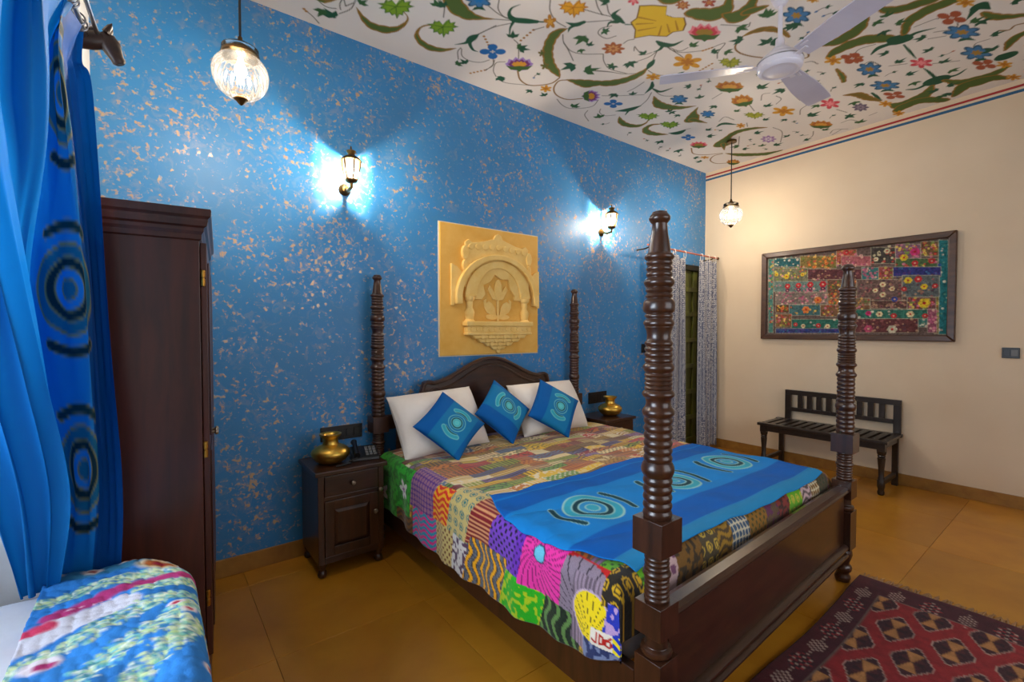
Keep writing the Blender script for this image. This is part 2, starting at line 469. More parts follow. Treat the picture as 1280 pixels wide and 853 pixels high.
# ------------------------------------------------------------------ applique motif (cushions, runner, curtain)
C_LIGHT = NPS(14, 128, 204); C_DARK = NPS(0, 92, 178); C_TEAL = NPS(52, 164, 188); C_DGREEN = NPS(10, 62, 74); C_PALE = NPS(150, 200, 196); C_MID = NPS(40, 140, 196)
def motif(cv, x, y, s, ax=(1, 0), aa=0.003, bars=True, pal=None):
    teal, dark, pale, mid, tiny = pal or (C_TEAL, C_DGREEN, C_PALE, C_MID, C_TEAL)
    ax = np.array(ax, float); pr = np.array([-ax[1], ax[0]])
    cv.disc(x, y, 1.0 * s, 1.0 * s, teal, aa); cv.ring(x, y, 1.0 * s, 1.0 * s, 0.07 * s, pale, aa)
    cv.disc(x, y, 0.70 * s, 0.70 * s, dark, aa); cv.ring(x, y, 0.70 * s, 0.70 * s, 0.05 * s, pale, aa)
    cv.disc(x, y, 0.47 * s, 0.47 * s, mid, aa); cv.ring(x, y, 0.47 * s, 0.47 * s, 0.05 * s, pale, aa)
    cv.disc(x, y, 0.24 * s, 0.24 * s, tiny, aa); cv.ring(x, y, 0.24 * s, 0.24 * s, 0.05 * s, pale, aa)
    if bars:
        for sg in (-1, 1):
            pts = []
            for t in np.linspace(-0.75, 0.75, 7):
                c = np.array([x, y]) + ax * sg * (1.38 * s - 0.22 * s * t * t * 1.4) + pr * t * s
                pts.append(c)
            cv.stroke(pts, [0.13 * s] * 7, pale, aa); cv.stroke(pts, [0.10 * s] * 7, dark if sg < 0 else C_DGREEN, aa)

# ================================================================== THE SETTING
# floor: a bed of mortar with large yellow stone slabs
fl = MB().box(-1.3, 5.9, -1.9, 3.5, -0.10, -0.003).build('floor', M('floor_joint_mortar', S(140, 94, 26), None, 0.6))
tag(fl, kind='structure')
xs = [-0.235 + 0.0, 0.42, 1.17, 1.93, 2.68, 3.44, 4.20, 4.95, 5.675]
ys = [-1.60, -0.78, -0.02, 0.75, 1.53, 2.30, 3.06, 3.265]
rs = random.Random(4)
for i in range(len(xs) - 1):
    for j in range(len(ys) - 1):
        g = 0.0008
        MB().box(xs[i] + g, xs[i + 1] - g, ys[j] + g, ys[j + 1] - g, -0.03, 0.0).build('stone_slab', 'stone_floor', fl, bevel=0.0012, seg=1)

# back wall (blue) with the doorway
DX0, DX1, DZ = 4.75, 5.62, 2.30
wb = MB().box(-1.3, DX0, YW, YW + 0.22, 0, 3.8).box(DX0, DX1, YW, YW + 0.22, DZ, 3.8).box(DX1, 5.9, YW, YW + 0.22, 0, 3.8).build('wall_back', 'blue_wall')
tag(wb, kind='structure')
wr = MB().box(XW, XW + 0.2, YF - 0.2, YW, 0, 3.8).build('wall_right', 'cream'); tag(wr, kind='structure')
# left wall with the window alcove
AY0, AY1, AX, AZ = 0.30, 2.17, -1.05, 2.85
wl = MB()
wl.box(-1.3, XL, AY1, YW, 0, 3.8).box(-1.3, XL, YF - 0.2, AY0, 0, 3.8).box(-1.3, XL, AY0, AY1, AZ, 3.8)
wl.box(-1.3, AX, AY0, AY1, 0, 0.95).box(-1.3, AX, AY0, AY1, 2.45, AZ).box(-1.3, AX, AY0, 0.52, 0.95, 2.45).box(-1.3, AX, 2.02, AY1, 0.95, 2.45)
tag(wl.build('wall_left', 'white_wall'), kind='structure')
w1 = MB().box(-1.14, -1.09, 0.52, 2.02, 0.95, 1.0).box(-1.14, -1.09, 0.52, 2.02, 2.40, 2.45).box(-1.14, -1.09, 0.52, 0.57, 1.0, 2.40).box(-1.14, -1.09, 1.97, 2.02, 1.0, 2.40).box(-1.14, -1.09, 1.25, 1.29, 1.0, 2.40).build('window_1', 'white_wall')
tag(w1, kind='structure')
for a, b in ((0.57, 1.25), (1.29, 1.97)):
    MB().box(-1.12, -1.114, a, b, 1.0, 2.40).build('pane', 'window_glass', w1)
# wall behind the photographer; its wide window is added, unseen, for the room fill
wf = MB().box(-1.3, 0.9, YF - 0.2, YF, 0, 3.8).box(4.6, 5.9, YF - 0.2, YF, 0, 3.8).box(0.9, 4.6, YF - 0.2, YF, 0, 0.85).box(0.9, 4.6, YF - 0.2, YF, 2.85, 3.8)
tag(wf.build('wall_front', 'white_wall'), kind='structure')
w2 = MB()
for z in (0.85, 2.80): w2.box(0.9, 4.6, YF - 0.12, YF - 0.06, z, z + 0.05)
for x in (0.9, 2.11, 3.34, 4.55): w2.box(x, x + 0.05, YF - 0.12, YF - 0.06, 0.9, 2.80)
w2 = w2.build('fill_window', 'white_wall'); tag(w2, kind='structure')
for a, b in ((0.95, 2.11), (2.16, 3.34), (3.39, 4.55)):
    MB().box(a, b, YF - 0.094, YF - 0.088, 0.9, 2.80).build('pane', 'window_glass', w2)
# skirtings
tag(MB().box(XL, DX0 - 0.02, YW - 0.014, YW, 0, 0.11).build('baseboard_back', 'skirting', bevel=0.003), kind='structure')
tag(MB().box(XW - 0.014, XW, YF, YW, 0, 0.11).build('baseboard_right', 'skirting', bevel=0.003), kind='structure')
# door in the back wall
d1 = MB().box(DX0, DX0 + 0.05, YW + 0.01, YW + 0.12, 0, DZ).box(DX1 - 0.04, DX1, YW + 0.01, YW + 0.12, 0, DZ).box(DX0, DX1, YW + 0.01, YW + 0.12, DZ - 0.06, DZ).build('door_1', 'door_dark', bevel=0.004)
tag(d1, kind='structure')
MB().box(DX0 + 0.05, DX1 - 0.04, YW + 0.07, YW + 0.10, 0.01, DZ - 0.06).build('door_leaf', 'door_green', d1)
for a, b in ((DX0 + 0.05, DX0 + 0.15), (5.15, 5.22), (DX1 - 0.13, DX1 - 0.04)):
    MB().box(a, b, YW + 0.048, YW + 0.07, 0.01, DZ - 0.06).build('stile', 'door_green', d1, bevel=0.004)
for z in (0.01, 0.34, 0.67, 1.00, 1.33, 1.66, 1.97):
    MB().box(DX0 + 0.05, DX1 - 0.04, YW + 0.042, YW + 0.07, z, z + (0.10 if z < 0.1 else 0.06)).build('rail', 'door_green', d1, bevel=0.004)

# ------------------------------------------------------------------ painted ceiling
MURAL_STROKES = [
('a',1041,2940,2,1103,3006,16,1179,3049,30,1266,3035,35,1326,2977,20,1348,2885,9,1331,2826,4,1268,2788,3),
('a',1751,2928,3,1690,2997,19,1612,3031,29,1527,3016,24,1467,2969,16,1446,2897,8,1464,2836,6,1526,2785,4),
('g',1796,2699,4,1783,2763,29,1776,2830,13,1724,2896,2),
('g',1791,2747,17,1797,2814,14,1856,2867,10,1901,2867,2),
('n',1838,2556,2,1816,2629,2,1796,2699,2),
('n',1776,2900,2,1783,2954,2,1834,3031,2),
('n',1787,2908,2,1838,2981,2,1920,2997,2,1991,2962,2,2024,2901,2),
('n',973,3063,2,1016,2976,2,1015,2879,2),
('n',829,3018,2,890,3046,2,954,3014,2,1013,2912,2),
('n',1425,2571,2,1473,2600,2,1520,2694,2),
('n',796,3158,2,847,3189,2,896,3233,2),
('d2',784,3150,4,800,3163,4),
('d4',1917,2756,3,1838,2697,3),
('d5',2073,3032,6,2007,3133,6),
('n',2056,2878,2,2087,2951,2,2073,3032,2),
('a',1464,2511,46,1543,2564,54,1633,2583,40,1718,2555,16,1794,2511,3),
('g',2030,2366,16,1970,2402,26,1898,2438,24,1843,2417,13,1822,2364,7,1843,2306,2),
('g',1907,2449,12,1928,2517,7,1971,2582,4),
('g',2036,2361,7,2069,2339,7),
('n',1794,2511,2,1883,2458,2),
('n',1694,2435,2,1790,2456,2,1873,2453,2),
('n',1716,2353,2,1758,2420,2,1826,2456,2,1872,2449,2),
('n',1904,2478,2,1839,2574,2,1794,2696,2),
('n',2026,2602,2,2086,2630,2,2188,2755,2),
('d5',2069,2580,4,2067,2441,4),
('n',2067,2441,2,2104,2376,2),
('b',2287,2890,3,2375,2971,3,2473,2996,5,2550,2953,5,2617,2861,5,2614,2766,4),
('a',2239,2293,4,2213,2368,30,2244,2470,34,2319,2577,35,2428,2672,37,2534,2719,29,2609,2756,5),
('n',2036,2869,2,2080,2932,2,2082,3025,2),
('n',2132,2849,2,2087,2902,2,2129,2995,2,2194,3051,2),
('n',2229,3079,2,2331,3073,3,2511,2983,3),
('a',2680,2749,6,2764,2722,31,2857,2693,51,2929,2628,34,3008,2569,42,3068,2464,36,3087,2346,28,3065,2252,7),
('b',2686,2747,5,2642,2805,4,2689,2913,3,2787,2977,4,2908,2973,6,3001,2882,6),
('g',2282,2183,15,2257,2233,20,2189,2256,2),
('g',2265,2227,13,2250,2276,11,2271,2318,2),
('n',2282,2183,2,2311,2156,2,2414,2060,2),
('n',1968,2164,2,2029,2234,2,2127,2284,2,2221,2289,2),
('n',2167,2105,2,2294,2070,2,2382,2039,2),
('n',2565,2148,2,2532,2207,2,2449,2205,2,2422,2157,2,2457,2097,2),
('g',2505,2029,7,2434,2027,24,2381,2014,15,2377,1956,2),
('g',2457,2046,18,2423,2081,10,2442,2123,2),
('g',2522,2031,6,2569,2000,4),
('n',2259,2357,2,2320,2413,2,2406,2456,2,2536,2532,2),
('n',2326,2419,2,2436,2456,2,2533,2429,2,2648,2343,2),
('n',2652,2340,2,2729,2400,2,2843,2438,2,2996,2402,2),
('n',2708,2564,3,2791,2515,3,2897,2454,3),
('n',2192,1996,2,2253,2033,2,2328,2062,2),
('n',2278,1981,2,2338,2020,2,2380,2032,2),
('n',2673,2171,2,2671,2130,2,2694,2096,2),
('a',2742,1731,11,2784,1695,41,2871,1652,52,2915,1596,60,2901,1539,35,2841,1493,17),
('a',2945,1591,10,3039,1551,54,3040,1494,49,3002,1438,32,2964,1401,20),
('a',3048,1497,29,3077,1435,28,3099,1381,8),
('a',2496,1752,17,2565,1725,32,2600,1674,21),
('o',3275,1627,4,3285,1550,21,3330,1482,25,3409,1448,17),
('b',3283,1631,3,3346,1711,2,3440,1730,3,3558,1699,3,3679,1639,4),
('n',3036,1650,2,3143,1583,2,3204,1553,2,3170,1522,2),
('g',2841,2014,9,2912,2009,25,2971,1970,17,2984,1901,4),
('g',2915,2012,15,2940,2058,12,2929,2104,3),
('n',2946,2087,2,2986,2137,2,3050,2209,2),
('n',2935,2007,2,3068,1984,2,3086,1923,2),
('n',2959,2011,2,3126,2009,2,3231,2025,2),
('n',3000,2013,2,3102,1982,2,3206,1877,2),
('d4',3206,1877,6,3225,1819,6),
('n',3225,1819,2,3239,1748,2,3260,1743,2,3315,1823,2,3382,1865,2),
('g',3018,2160,7,3045,2213,25,3081,2274,3),
('n',3099,2273,2,3187,2273,2,3283,2228,3,3418,2128,3),
('d6',3431,2058,6,3415,1925,6),
('d2',3514,2017,5,3486,1964,5),
('n',2804,2181,2,2765,2145,2,2807,2157,2,2895,2170,2,2925,2114,2),
('n',2944,2088,2,2954,2161,2,2930,2250,2),
('g',3519,2664,8,3494,2769,33,3417,2862,4),
('g',3501,2775,14,3549,2856,4),
('n',3519,2664,2,3478,2561,2,3402,2460,2),
('n',3272,2916,2,3321,2969,2,3406,2980,3,3475,2911,4),
('n',3103,2749,3,3208,2672,3,3381,2521,3),
('n',2831,3024,2,2927,3068,2,3030,3078,3,3129,3004,4,3175,2919,3,3132,2817,2),
('n',3199,3005,2,3241,3083,2,3361,3147,2),
('g',3266,2355,8,3330,2408,19,3372,2506,3),
('g',3360,2415,7,3453,2406,15,3482,2310,4),
('a',3471,2486,4,3622,2547,41,3742,2527,41,3851,2460,26,3925,2363,4),
('a',3785,2757,4,3846,2848,10,3827,2940,28,3718,2983,33,3618,2965,27,3527,2909,3),
('a',4250,2868,5,4144,2937,32,4035,2960,37,3950,2924,26,3927,2837,17,3991,2761,5),
('g',4293,2697,6,4300,2787,38,4231,2846,5),
('n',4293,2697,5,4310,2650,5),
('n',3370,2422,2,3517,2436,2,3613,2381,3),
('n',3212,2396,2,3228,2498,3,3226,2574,3),
('n',2728,2541,2,2857,2471,2,2978,2422,3,3077,2338,3),
('a',3963,2364,3,4037,2452,26,4137,2529,59,4110,2576,7),
('a',4146,2534,37,4240,2511,20,4330,2485,4),
('g',4309,2707,7,4311,2785,34,4273,2830,6),
('a',4913,2178,6,4818,2281,27,4772,2410,37,4834,2545,35,4946,2654,80,4919,2724,9),
('a',4950,2651,29,5121,2729,5),
('b',4772,2922,4,4940,2996,6,5082,2931,10,5194,2794,11),
('b',5214,2796,11,5194,2893,8,5295,2992,4,5445,3003,9,5539,2922,11),
('a',5233,2771,6,5407,2693,39,5568,2564,38,5662,2440,42,5656,2338,7),
('g',4487,2471,7,4477,2396,25,4608,2328,4),
('n',3926,2207,3,3897,2103,3),
('n',4284,2058,2,4453,2090,2),
('n',4302,1961,2,4205,1905,3,4231,1855,4),
('n',4326,1846,2,4419,1842,2,4482,1911,2),
('n',4349,1676,2,4431,1737,2,4583,1753,2),
('n',5418,2259,2,5148,2133,2,4962,2142,2),
('n',4881,1865,2,4773,1818,2,4728,1746,3),
('n',4394,2398,3,4349,2314,4,4481,2294,3),
('n',5392,1932,2,5523,1992,3,5595,2104,4),
('n',5593,1850,3,5527,1789,5,5619,1700,5),
('n',5127,2571,2,4900,2450,2),
('n',4646,2251,2,4736,2287,2),
('o',3334,1494,16,3376,1460,21,3450,1433,17,3542,1431,10),
('g',3534,1044,24,3591,1013,52,3637,973,42),
('g',3599,974,29,3617,927,8),
('g',3588,1049,19,3620,1107,12,3618,1162,4),
('a',3647,1033,23,3746,1060,30,3829,1111,42,3862,1179,52,3872,1254,41,3808,1344,12),
('a',4144,1009,33,4070,1062,45,4007,1132,52,3989,1216,51,4002,1295,42,4035,1347,21),
('n',3694,1251,2,3720,1206,2,3714,1146,2,3645,1076,2),
('g',4218,1024,13,4215,1099,15,4264,1153,3),
('b',3904,1484,4,3912,1446,3,3866,1427,2),
('n',3973,1489,2,4001,1451,2,4076,1437,2),
('g',4157,1000,36,4206,973,62,4242,940,36),
('g',4229,941,23,4204,883,16,4241,789,3),
('g',4221,1015,21,4193,1090,14,4251,1152,3),
('a',4149,934,21,4037,892,30,3989,840,46,3966,769,47,3975,692,43,3983,645,38),
('a',3646,972,10,3746,939,27,3815,879,37,3840,810,40,3870,730,36),
('g',4282,532,3,4181,567,37,4228,604,19,4303,646,2),
('a',4289,567,16,4404,529,29,4484,469,25,4546,401,19),
('g',4302,971,5,4448,966,9,4594,962,3),
('g',4811,960,3,4914,948,10,5055,938,12),
('g',5110,966,52,5136,938,83,5140,902,35),
('g',5126,904,22,5153,824,15,5099,759,5),
('g',5122,971,20,5169,1068,17,5116,1131,6),
('a',5170,907,13,5322,831,38,5376,740,55,5380,655,47,5325,570,24),
('a',5596,905,22,5441,812,59,5444,732,71,5470,648,43,5580,574,11),
('g',5047,577,5,5106,544,61,5070,514,13),
('a',4800,421,24,4854,483,34,4993,537,10),
('n',4185,1243,2,4110,1185,3,4132,1092,3),
('n',4367,1228,3,4366,1180,2,4505,1150,2),
('n',4113,873,3,4119,774,3,4134,755,2),
('n',4269,681,2,4357,709,3,4294,806,3),
('n',4358,849,3,4416,765,3),
('n',4787,903,3,4902,768,3),
('n',4553,1115,3,4627,1022,3),
('n',4787,679,2,4705,653,3,4711,586,3),
('b',4632,533,4,4679,488,6,4644,457,5,4659,417,5),
('a',5314,1295,10,5425,1224,64,5407,1126,70,5329,1040,43,5219,986,19),
('a',5552,1296,27,5479,1225,57,5469,1097,54,5638,971,35),
('o',4791,1486,8,4874,1409,32,5027,1375,30,5169,1325,14),
('n',5402,1694,5,5397,1618,4,5508,1576,3),
('n',5437,1473,5,5421,1411,4),
('n',5652,1851,4,5581,1749,4),
('n',5042,1619,2,5191,1581,2),
('g',4943,1326,9,5059,1319,13,5174,1315,2),
('a',4270,1376,10,4434,1386,21,4536,1407,15),
]
MURAL_FLOWERS = [
('grape',1235,2787,93,-70,-47,-106,0),
('grape',1563,2780,84,-63,-56,-100,0),
('blue',1616,2428,70,-52,-43,-64,0),
('bud',2102,2314,35,-26,-50,-55,0),
('lotusp',2240,2812,87,-65,-59,-74,0),
('gold',2637,2953,42,-31,-40,-44,0),
('acl',2284,2603,23,-17,-29,-33,0),
('acl',2409,2711,28,-21,-35,-39,0),
('blue4',1986,2803,70,-52,-48,-67,0),
('lotusp',3033,2811,65,-48,-76,-70,270),
('maple',2128,2126,79,-60,-72,-72,0),
('star',2662,2254,68,-51,-61,-51,0),
('pink',2379,1856,31,-23,-40,-31,0),
('star',2664,1699,38,-28,-39,-24,0),
('pink2',2775,1588,38,-28,-40,-22,0),
('yellow',2682,1887,148,-110,-141,-98,0),
('lotusr',3024,1761,93,-69,-90,-52,0),
('gold',3245,2027,94,-70,-100,-62,0),
('grapey',3507,1832,76,-56,-96,-50,0),
('gold',3207,2304,50,-37,-45,-32,0),
('gold',2636,2953,38,-28,-35,-39,0),
('blue4',3292,2784,63,-46,-55,-46,0),
('gold',3210,2308,50,-38,-41,-29,0),
('blue',3698,2385,66,-49,-71,-45,0),
('grape',3741,2740,90,-66,-87,-63,0),
('grape',4063,2717,81,-60,-87,-58,0),
('blue4',4488,2784,56,-41,-61,-38,0),
('lotusr',4759,2825,80,-59,-90,-53,0),
('lotuso',3853,2015,100,-74,-93,-48,0),
('lotuso',4175,2065,84,-62,-113,-55,20),
('grapey',4535,2128,86,-64,-93,-43,0),
('gold',4680,1929,93,-69,-107,-44,0),
('pink',4869,1615,79,-59,-115,-37,0),
('lotuso',5286,1828,97,-72,-107,-36,0),
('blue',3691,2388,59,-43,-70,-45,0),
('blue',4159,2380,59,-44,-68,-38,0),
('grape',4061,2724,81,-60,-93,-62,0),
('lotuso',5577,2858,68,-50,-98,-50,0),
('starw',5221,2298,70,-52,-97,-42,0),
('gold',4658,2316,41,-30,-60,-30,0),
('gold',5152,2981,46,-34,-44,-25,0),
('blueb',3343,1308,79,-59,-99,-38,0),
('gold',4116,1350,58,-44,-75,-24,0),
('star',4214,1245,64,-48,-84,-24,20),
('gold',3271,1187,35,-26,-29,-10,0),
('red4',4194,700,76,-57,-90,-14,20),
('gold',4070,617,53,-40,-63,-9,0),
('blueb',4452,688,109,-82,-116,-17,12),
('blueb',4867,670,101,-76,-136,-18,15),
('red4',5132,663,76,-56,-98,-12,18),
('pink',4703,953,79,-59,-94,-18,8),
('red4',4203,1253,69,-51,-82,-24,20),
('blueb',4485,1221,84,-63,-122,-32,15),
('blueb',4886,1219,107,-80,-107,-26,8),
('gold',5254,567,57,-42,-77,-8,0),
('gold',5578,549,55,-41,-72,-7,0),
('red4',5153,1221,77,-57,-85,-19,15),
('purple',5175,1471,65,-48,-96,-27,0),
('gold',5615,1293,52,-39,-77,-17,0),
('gold',5276,1313,53,-39,-76,-18,0),
]
MURAL_LEAVES = [
(1855,3095,44,300),(1908,3041,44,199),(889,3089,56,102),(957,3115,57,213),(1048,2894,42,292),(1439,2626,43,223),
(1476,2606,43,204),(2004,2588,48,233),(2105,2659,49,301),(2123,2657,50,332),(2220,3046,47,31),(2252,3030,47,112),
(2396,2284,67,80),(2582,2570,74,109),(2711,2575,76,302),(2480,2401,35,35),(2496,2335,35,248),(2825,2401,37,171),
(2462,2166,33,269),(2892,2290,55,16),(2267,1959,45,156),(3159,1596,54,339),(3186,1428,52,204),(3308,1644,56,131),
(3501,1531,57,314),(3090,1902,45,263),(3341,2172,50,320),(2900,2297,47,54),(2896,2158,38,179),(2830,2398,40,36),
(2456,2161,35,18),(3280,1849,43,280),(3351,1785,43,332),(2550,3046,41,92),(2707,3043,42,200),(3044,3043,56,267),
(3396,3036,59,209),(3173,2660,53,77),(3303,2579,39,220),(3845,2564,42,359),(3335,2173,36,313),(3582,2206,38,123),
(4333,3015,56,60),(4702,3045,59,26),(4076,1878,62,259),(4259,1758,62,83),(4985,1826,70,259),(4586,1718,46,201),
(4460,1986,48,235),(4064,2255,47,73),(3824,2267,46,211),(4631,2648,55,300),(4959,2317,54,282),(5147,2581,58,120),
(4806,1689,48,66),(5450,2334,58,268),(4326,2202,39,252),(4724,2123,41,257),(4871,1986,40,69),(4489,2575,42,253),
(5317,2143,44,163),(5357,2428,46,213),(5565,2078,45,280),(5288,1602,40,218),(5460,1860,43,239),(4364,3008,45,149),
(4703,3036,47,342),(5060,3059,49,324),(5241,3079,50,151),(3950,2553,39,71),(3829,2569,39,200),(5272,2593,47,301),
(3574,2208,35,162),(3432,1369,47,108),(3454,1341,47,111),(3494,1550,58,171),(3209,1426,53,214),(4362,630,49,259),
(4394,591,49,344),(4921,591,59,156),(3830,955,43,197),(3839,1021,44,328),(3966,936,44,295),(3999,1016,46,3),
(4319,858,47,123),(4664,569,46,279),(4311,440,42,282),(4549,868,44,147),(4336,1072,44,132),(4549,1068,46,248),
(4835,855,46,224),(4829,1065,48,267),(5019,1062,49,2),(5026,839,47,327),(4685,1325,49,58),(5353,976,51,133),
(5327,905,50,271),(5497,962,52,38),(5499,914,52,65),(5010,1470,53,19),(5286,1603,57,339),(5547,1587,59,217),
]

CLV = dict(green=NPS(82, 104, 46), olive=NPS(116, 98, 36), brown=NPS(150, 108, 38), dgreen=NPS(32, 84, 58), stem=NPS(92, 86, 70), bstem=NPS(136, 100, 44), cream=NPS(226, 219, 212))
def petal_ring(n, r0, r1, ph=0.0, sharp=1.0):
    """outline of an n-petalled flower in unit coordinates"""
    t = np.linspace(0, 2 * PI, n * 10, endpoint=False)
    k = np.abs(np.cos(n * (t - ph) / 2)) ** sharp
    r = r0 + (r1 - r0) * k
    return np.c_[r * np.cos(t), r * np.sin(t)]
GRAPE = np.array([(0, .18), (-.22, .55), (-.45, .42), (-.5, .62), (-.62, .3), (-1, .28), (-.72, .08), (-.9, -.12), (-.6, -.2), (-.62, -.52), (-.35, -.45), (-.22, -.72), (-.05, -.6), (.05, -1), (.2, -.62), (.38, -.7), (.42, -.4), (.75, -.42), (.68, -.12), (1, .02), (.72, .16), (.8, .45), (.48, .36), (.4, .7), (.2, .5)])
YEL = np.array([(-.65, .95), (-.2, .98), (.28, .93), (.25, .45), (.52, .3), (.9, .3), (.98, -.1), (.9, -.5), (.52, -.6), (.3, -.88), (-.03, -.86), (-.35, -.82), (-.92, -1), (-.86, -.45), (-1, 0), (-.78, .25), (-.72, .55)])
LOTUS = np.array([(0, -.9), (-.45, -.8), (-.8, -.35), (-1, .1), (-.82, .3), (-.72, .75), (-.45, .6), (-.25, 1), (0, .7), (.25, 1), (.45, .6), (.72, .75), (.82, .3), (1, .1), (.8, -.35), (.45, -.8)])
def draw_flower(cv, kind, c, a, b, rot, my):
    c = np.array(c, float); a = np.array(a, float); b = np.array(b, float)
    if my is not None:
        c[1] = 2 * my - c[1]; a[1] = -a[1]; b[1] = -b[1]
    cr, sr = math.cos(R(rot)), math.sin(R(rot))
    def W(p, s=1.0):
        p = np.asarray(p, float) * s
        x = p[:, 0] * cr - p[:, 1] * sr; y = p[:, 0] * sr + p[:, 1] * cr
        return c + x[:, None] * a + y[:, None] * b
    aa = 0.006
    if kind in ('grape', 'grapey', 'maple'):
        col, dk = {'grape': (NPS(122, 158, 36), NPS(70, 108, 24)), 'grapey': (NPS(168, 170, 52), NPS(110, 120, 40)), 'maple': (NPS(222, 160, 36), NPS(176, 110, 20))}[kind]
        cv.poly(W(GRAPE), dk, aa); cv.poly(W(GRAPE, 0.86), col, aa)
        for p in ((-.9, .25), (.9, .02), (.05, -.9), (.4, .6), (-.45, -.4)):
            cv.stroke(W([(0, 0), p]), [0.004, 0.002], dk, aa, smooth=0)
    elif kind == 'yellow':
        cv.poly(W(YEL, 1.03), NPS(120, 82, 20), aa); cv.poly(W(YEL, 0.97), NPS(224, 184, 44), aa)
        for p, q in (((-.7, .3), (-.1, .1)), ((-.8, -.1), (-.2, -.05)), ((-.75, -.5), (-.1, -.3)), ((0, -.8), (.1, -.2)), ((.4, -.6), (.3, -.1)), ((.7, -.45), (.6, .1))):
            cv.stroke(W([p, q]), [0.007, 0.003], NPS(176, 124, 24), aa, smooth=0)
    elif kind.startswith('lotus'):
        o1, o2, o3 = {'lotusp': (NPS(158, 126, 190), NPS(112, 50, 110), NPS(206, 146, 46)), 'lotusr': (NPS(224, 128, 140), NPS(200, 60, 78), NPS(150, 120, 40)), 'lotuso': (NPS(186, 128, 50), NPS(170, 96, 40), NPS(206, 150, 60))}[kind]
        cv.poly(W(LOTUS), o1, aa); cv.poly(W(LOTUS * (0.8, 0.72)), o2, aa); cv.poly(W(LOTUS * (0.55, 0.45)), o3, aa)
        cv.poly(W([(-.95, -.15), (-.5, -.3), (0, -.2), (.5, -.3), (.95, -.15), (.6, -.75), (.2, -.8), (0, -1.05), (-.2, -.8), (-.6, -.75)]), NPS(62, 96, 44), aa)
    elif kind in ('blue', 'blueb'):
        cv.poly(W(petal_ring(7, .6, 1, .3)), NPS(40, 88, 118), aa); cv.poly(W(petal_ring(7, .45, .8, .3)), NPS(66, 122, 172), aa)
        cv.poly(W(petal_ring(6, .2, .36)), NPS(170, 130, 50) if kind == 'blueb' else NPS(20, 120, 190), aa)
        cv.poly(W([(-.3, -.8), (.3, -.8), (.5, -1.2), (0, -1.05), (-.5, -1.2)]), CLV['dgreen'], aa)
    elif kind in ('blue4', 'red4'):
        col = NPS(34, 104, 170) if kind == 'blue4' else NPS(164, 84, 54)
        cv.poly(W(petal_ring(4, .38, 1.1, PI / 4 if kind == 'red4' else 0, 0.7)), col, aa); cv.poly(W(petal_ring(4, .05, .22)), NPS(210, 200, 190), aa)
    elif kind in ('star', 'starw', 'purple'):
        c1, c2 = {'star': (NPS(166, 94, 54), NPS(206, 150, 90)), 'starw': (NPS(160, 124, 176), NPS(226, 214, 220)), 'purple': (NPS(104, 92, 116), NPS(150, 136, 150))}[kind]
        cv.poly(W(petal_ring(8, .66, 1.0, 0, 1.6)), c1, aa); cv.poly(W(petal_ring(8, .3, .55, 0, 1.6)), c2, aa); cv.poly(W(petal_ring(6, .15, .22)), c1, aa)
    elif kind in ('pink', 'pink2', 'bud', 'gold', 'acl'):
        c1, c2, n = {'pink': (NPS(206, 70, 84), NPS(232, 140, 146), 6), 'pink2': (NPS(158, 72, 60), NPS(190, 120, 70), 5), 'bud': (NPS(176, 118, 34), NPS(214, 158, 60), 5), 'gold': (NPS(206, 148, 40), NPS(178, 112, 30), 6), 'acl': (NPS(112, 96, 36), NPS(84, 98, 42), 5)}[kind]
        cv.poly(W(petal_ring(n, .42, 1.0, 0.4)), c1, aa); cv.poly(W(petal_ring(n, .2, .48, 0.4)), c2, aa)
def draw_mural(cv, my=None):
    def pt(x, y): return (x / 1000.0, (y / 1000.0) if my is None else 2 * my - y / 1000.0)
    for st in MURAL_STROKES:
        k = st[0]; a = st[1:]
        pts = [pt(a[i], a[i + 1]) for i in range(0, len(a), 3)]; ws = np.array([a[i + 2] / 1000.0 for i in range(0, len(a), 3)])
        if k == 'n': cv.stroke(pts, 0.0036, CLV['stem'], 0.006)
        elif k == 'b': cv.stroke(pts, 0.0068, CLV['bstem'], 0.006)
        elif k[0] == 'd':
            for t in np.linspace(0, 1, int(k[1:])):
                p = np.array(pts[0]) * (1 - t) + np.array(pts[-1]) * t; cv.disc(p[0], p[1], 0.010, 0.010, NPS(170, 120, 50))
    for st in MURAL_STROKES:
        k = st[0]; a = st[1:]
        if k not in 'ago': continue
        pts = [pt(a[i], a[i + 1]) for i in range(0, len(a), 3)]; ws = np.array([a[i + 2] / 1000.0 for i in range(0, len(a), 3)])
        p, w = catmull(np.array(pts), ws, 7)
        if k == 'g': cv.stroke(p, w, CLV['dgreen'], 0.006, smooth=0); continue
        s = np.r_[0, np.cumsum(np.hypot(*np.diff(p, axis=0).T))]
        wl_ = w * (1 + 0.22 * np.abs(np.sin(s * PI / 0.075)))
        cv.stroke(p, wl_, CLV['brown'], 0.006, smooth=0)
        cv.stroke(p, np.maximum(wl_ - 0.012, 0.0), CLV['green'] if k == 'a' else CLV['olive'], 0.007, smooth=0)
    for f in MURAL_FLOWERS:
        draw_flower(cv, f[0], (f[1] / 1e3, f[2] / 1e3), (f[3] / 1e3, f[4] / 1e3), (f[5] / 1e3, f[6] / 1e3), f[7], my)
    for x, y, r, an in MURAL_LEAVES:
        c = np.array(pt(x, y)); r = r / 1000.0 * 1.3
        for da, ln in ((0, 1.25), (50, 0.95), (-50, 0.95)):
            t = R(an + da); d = np.array([math.cos(t), math.sin(t)])
            q = np.array([-d[1], d[0]])
            cv.poly([c - d * r * 0.2, c + d * r * 0.45 + q * r * 0.27, c + d * r * ln, c + d * r * 0.45 - q * r * 0.27], CLV['dgreen'] if (x + y) % 3 else NPS(52, 96, 52), 0.006)
MYM = 0.34
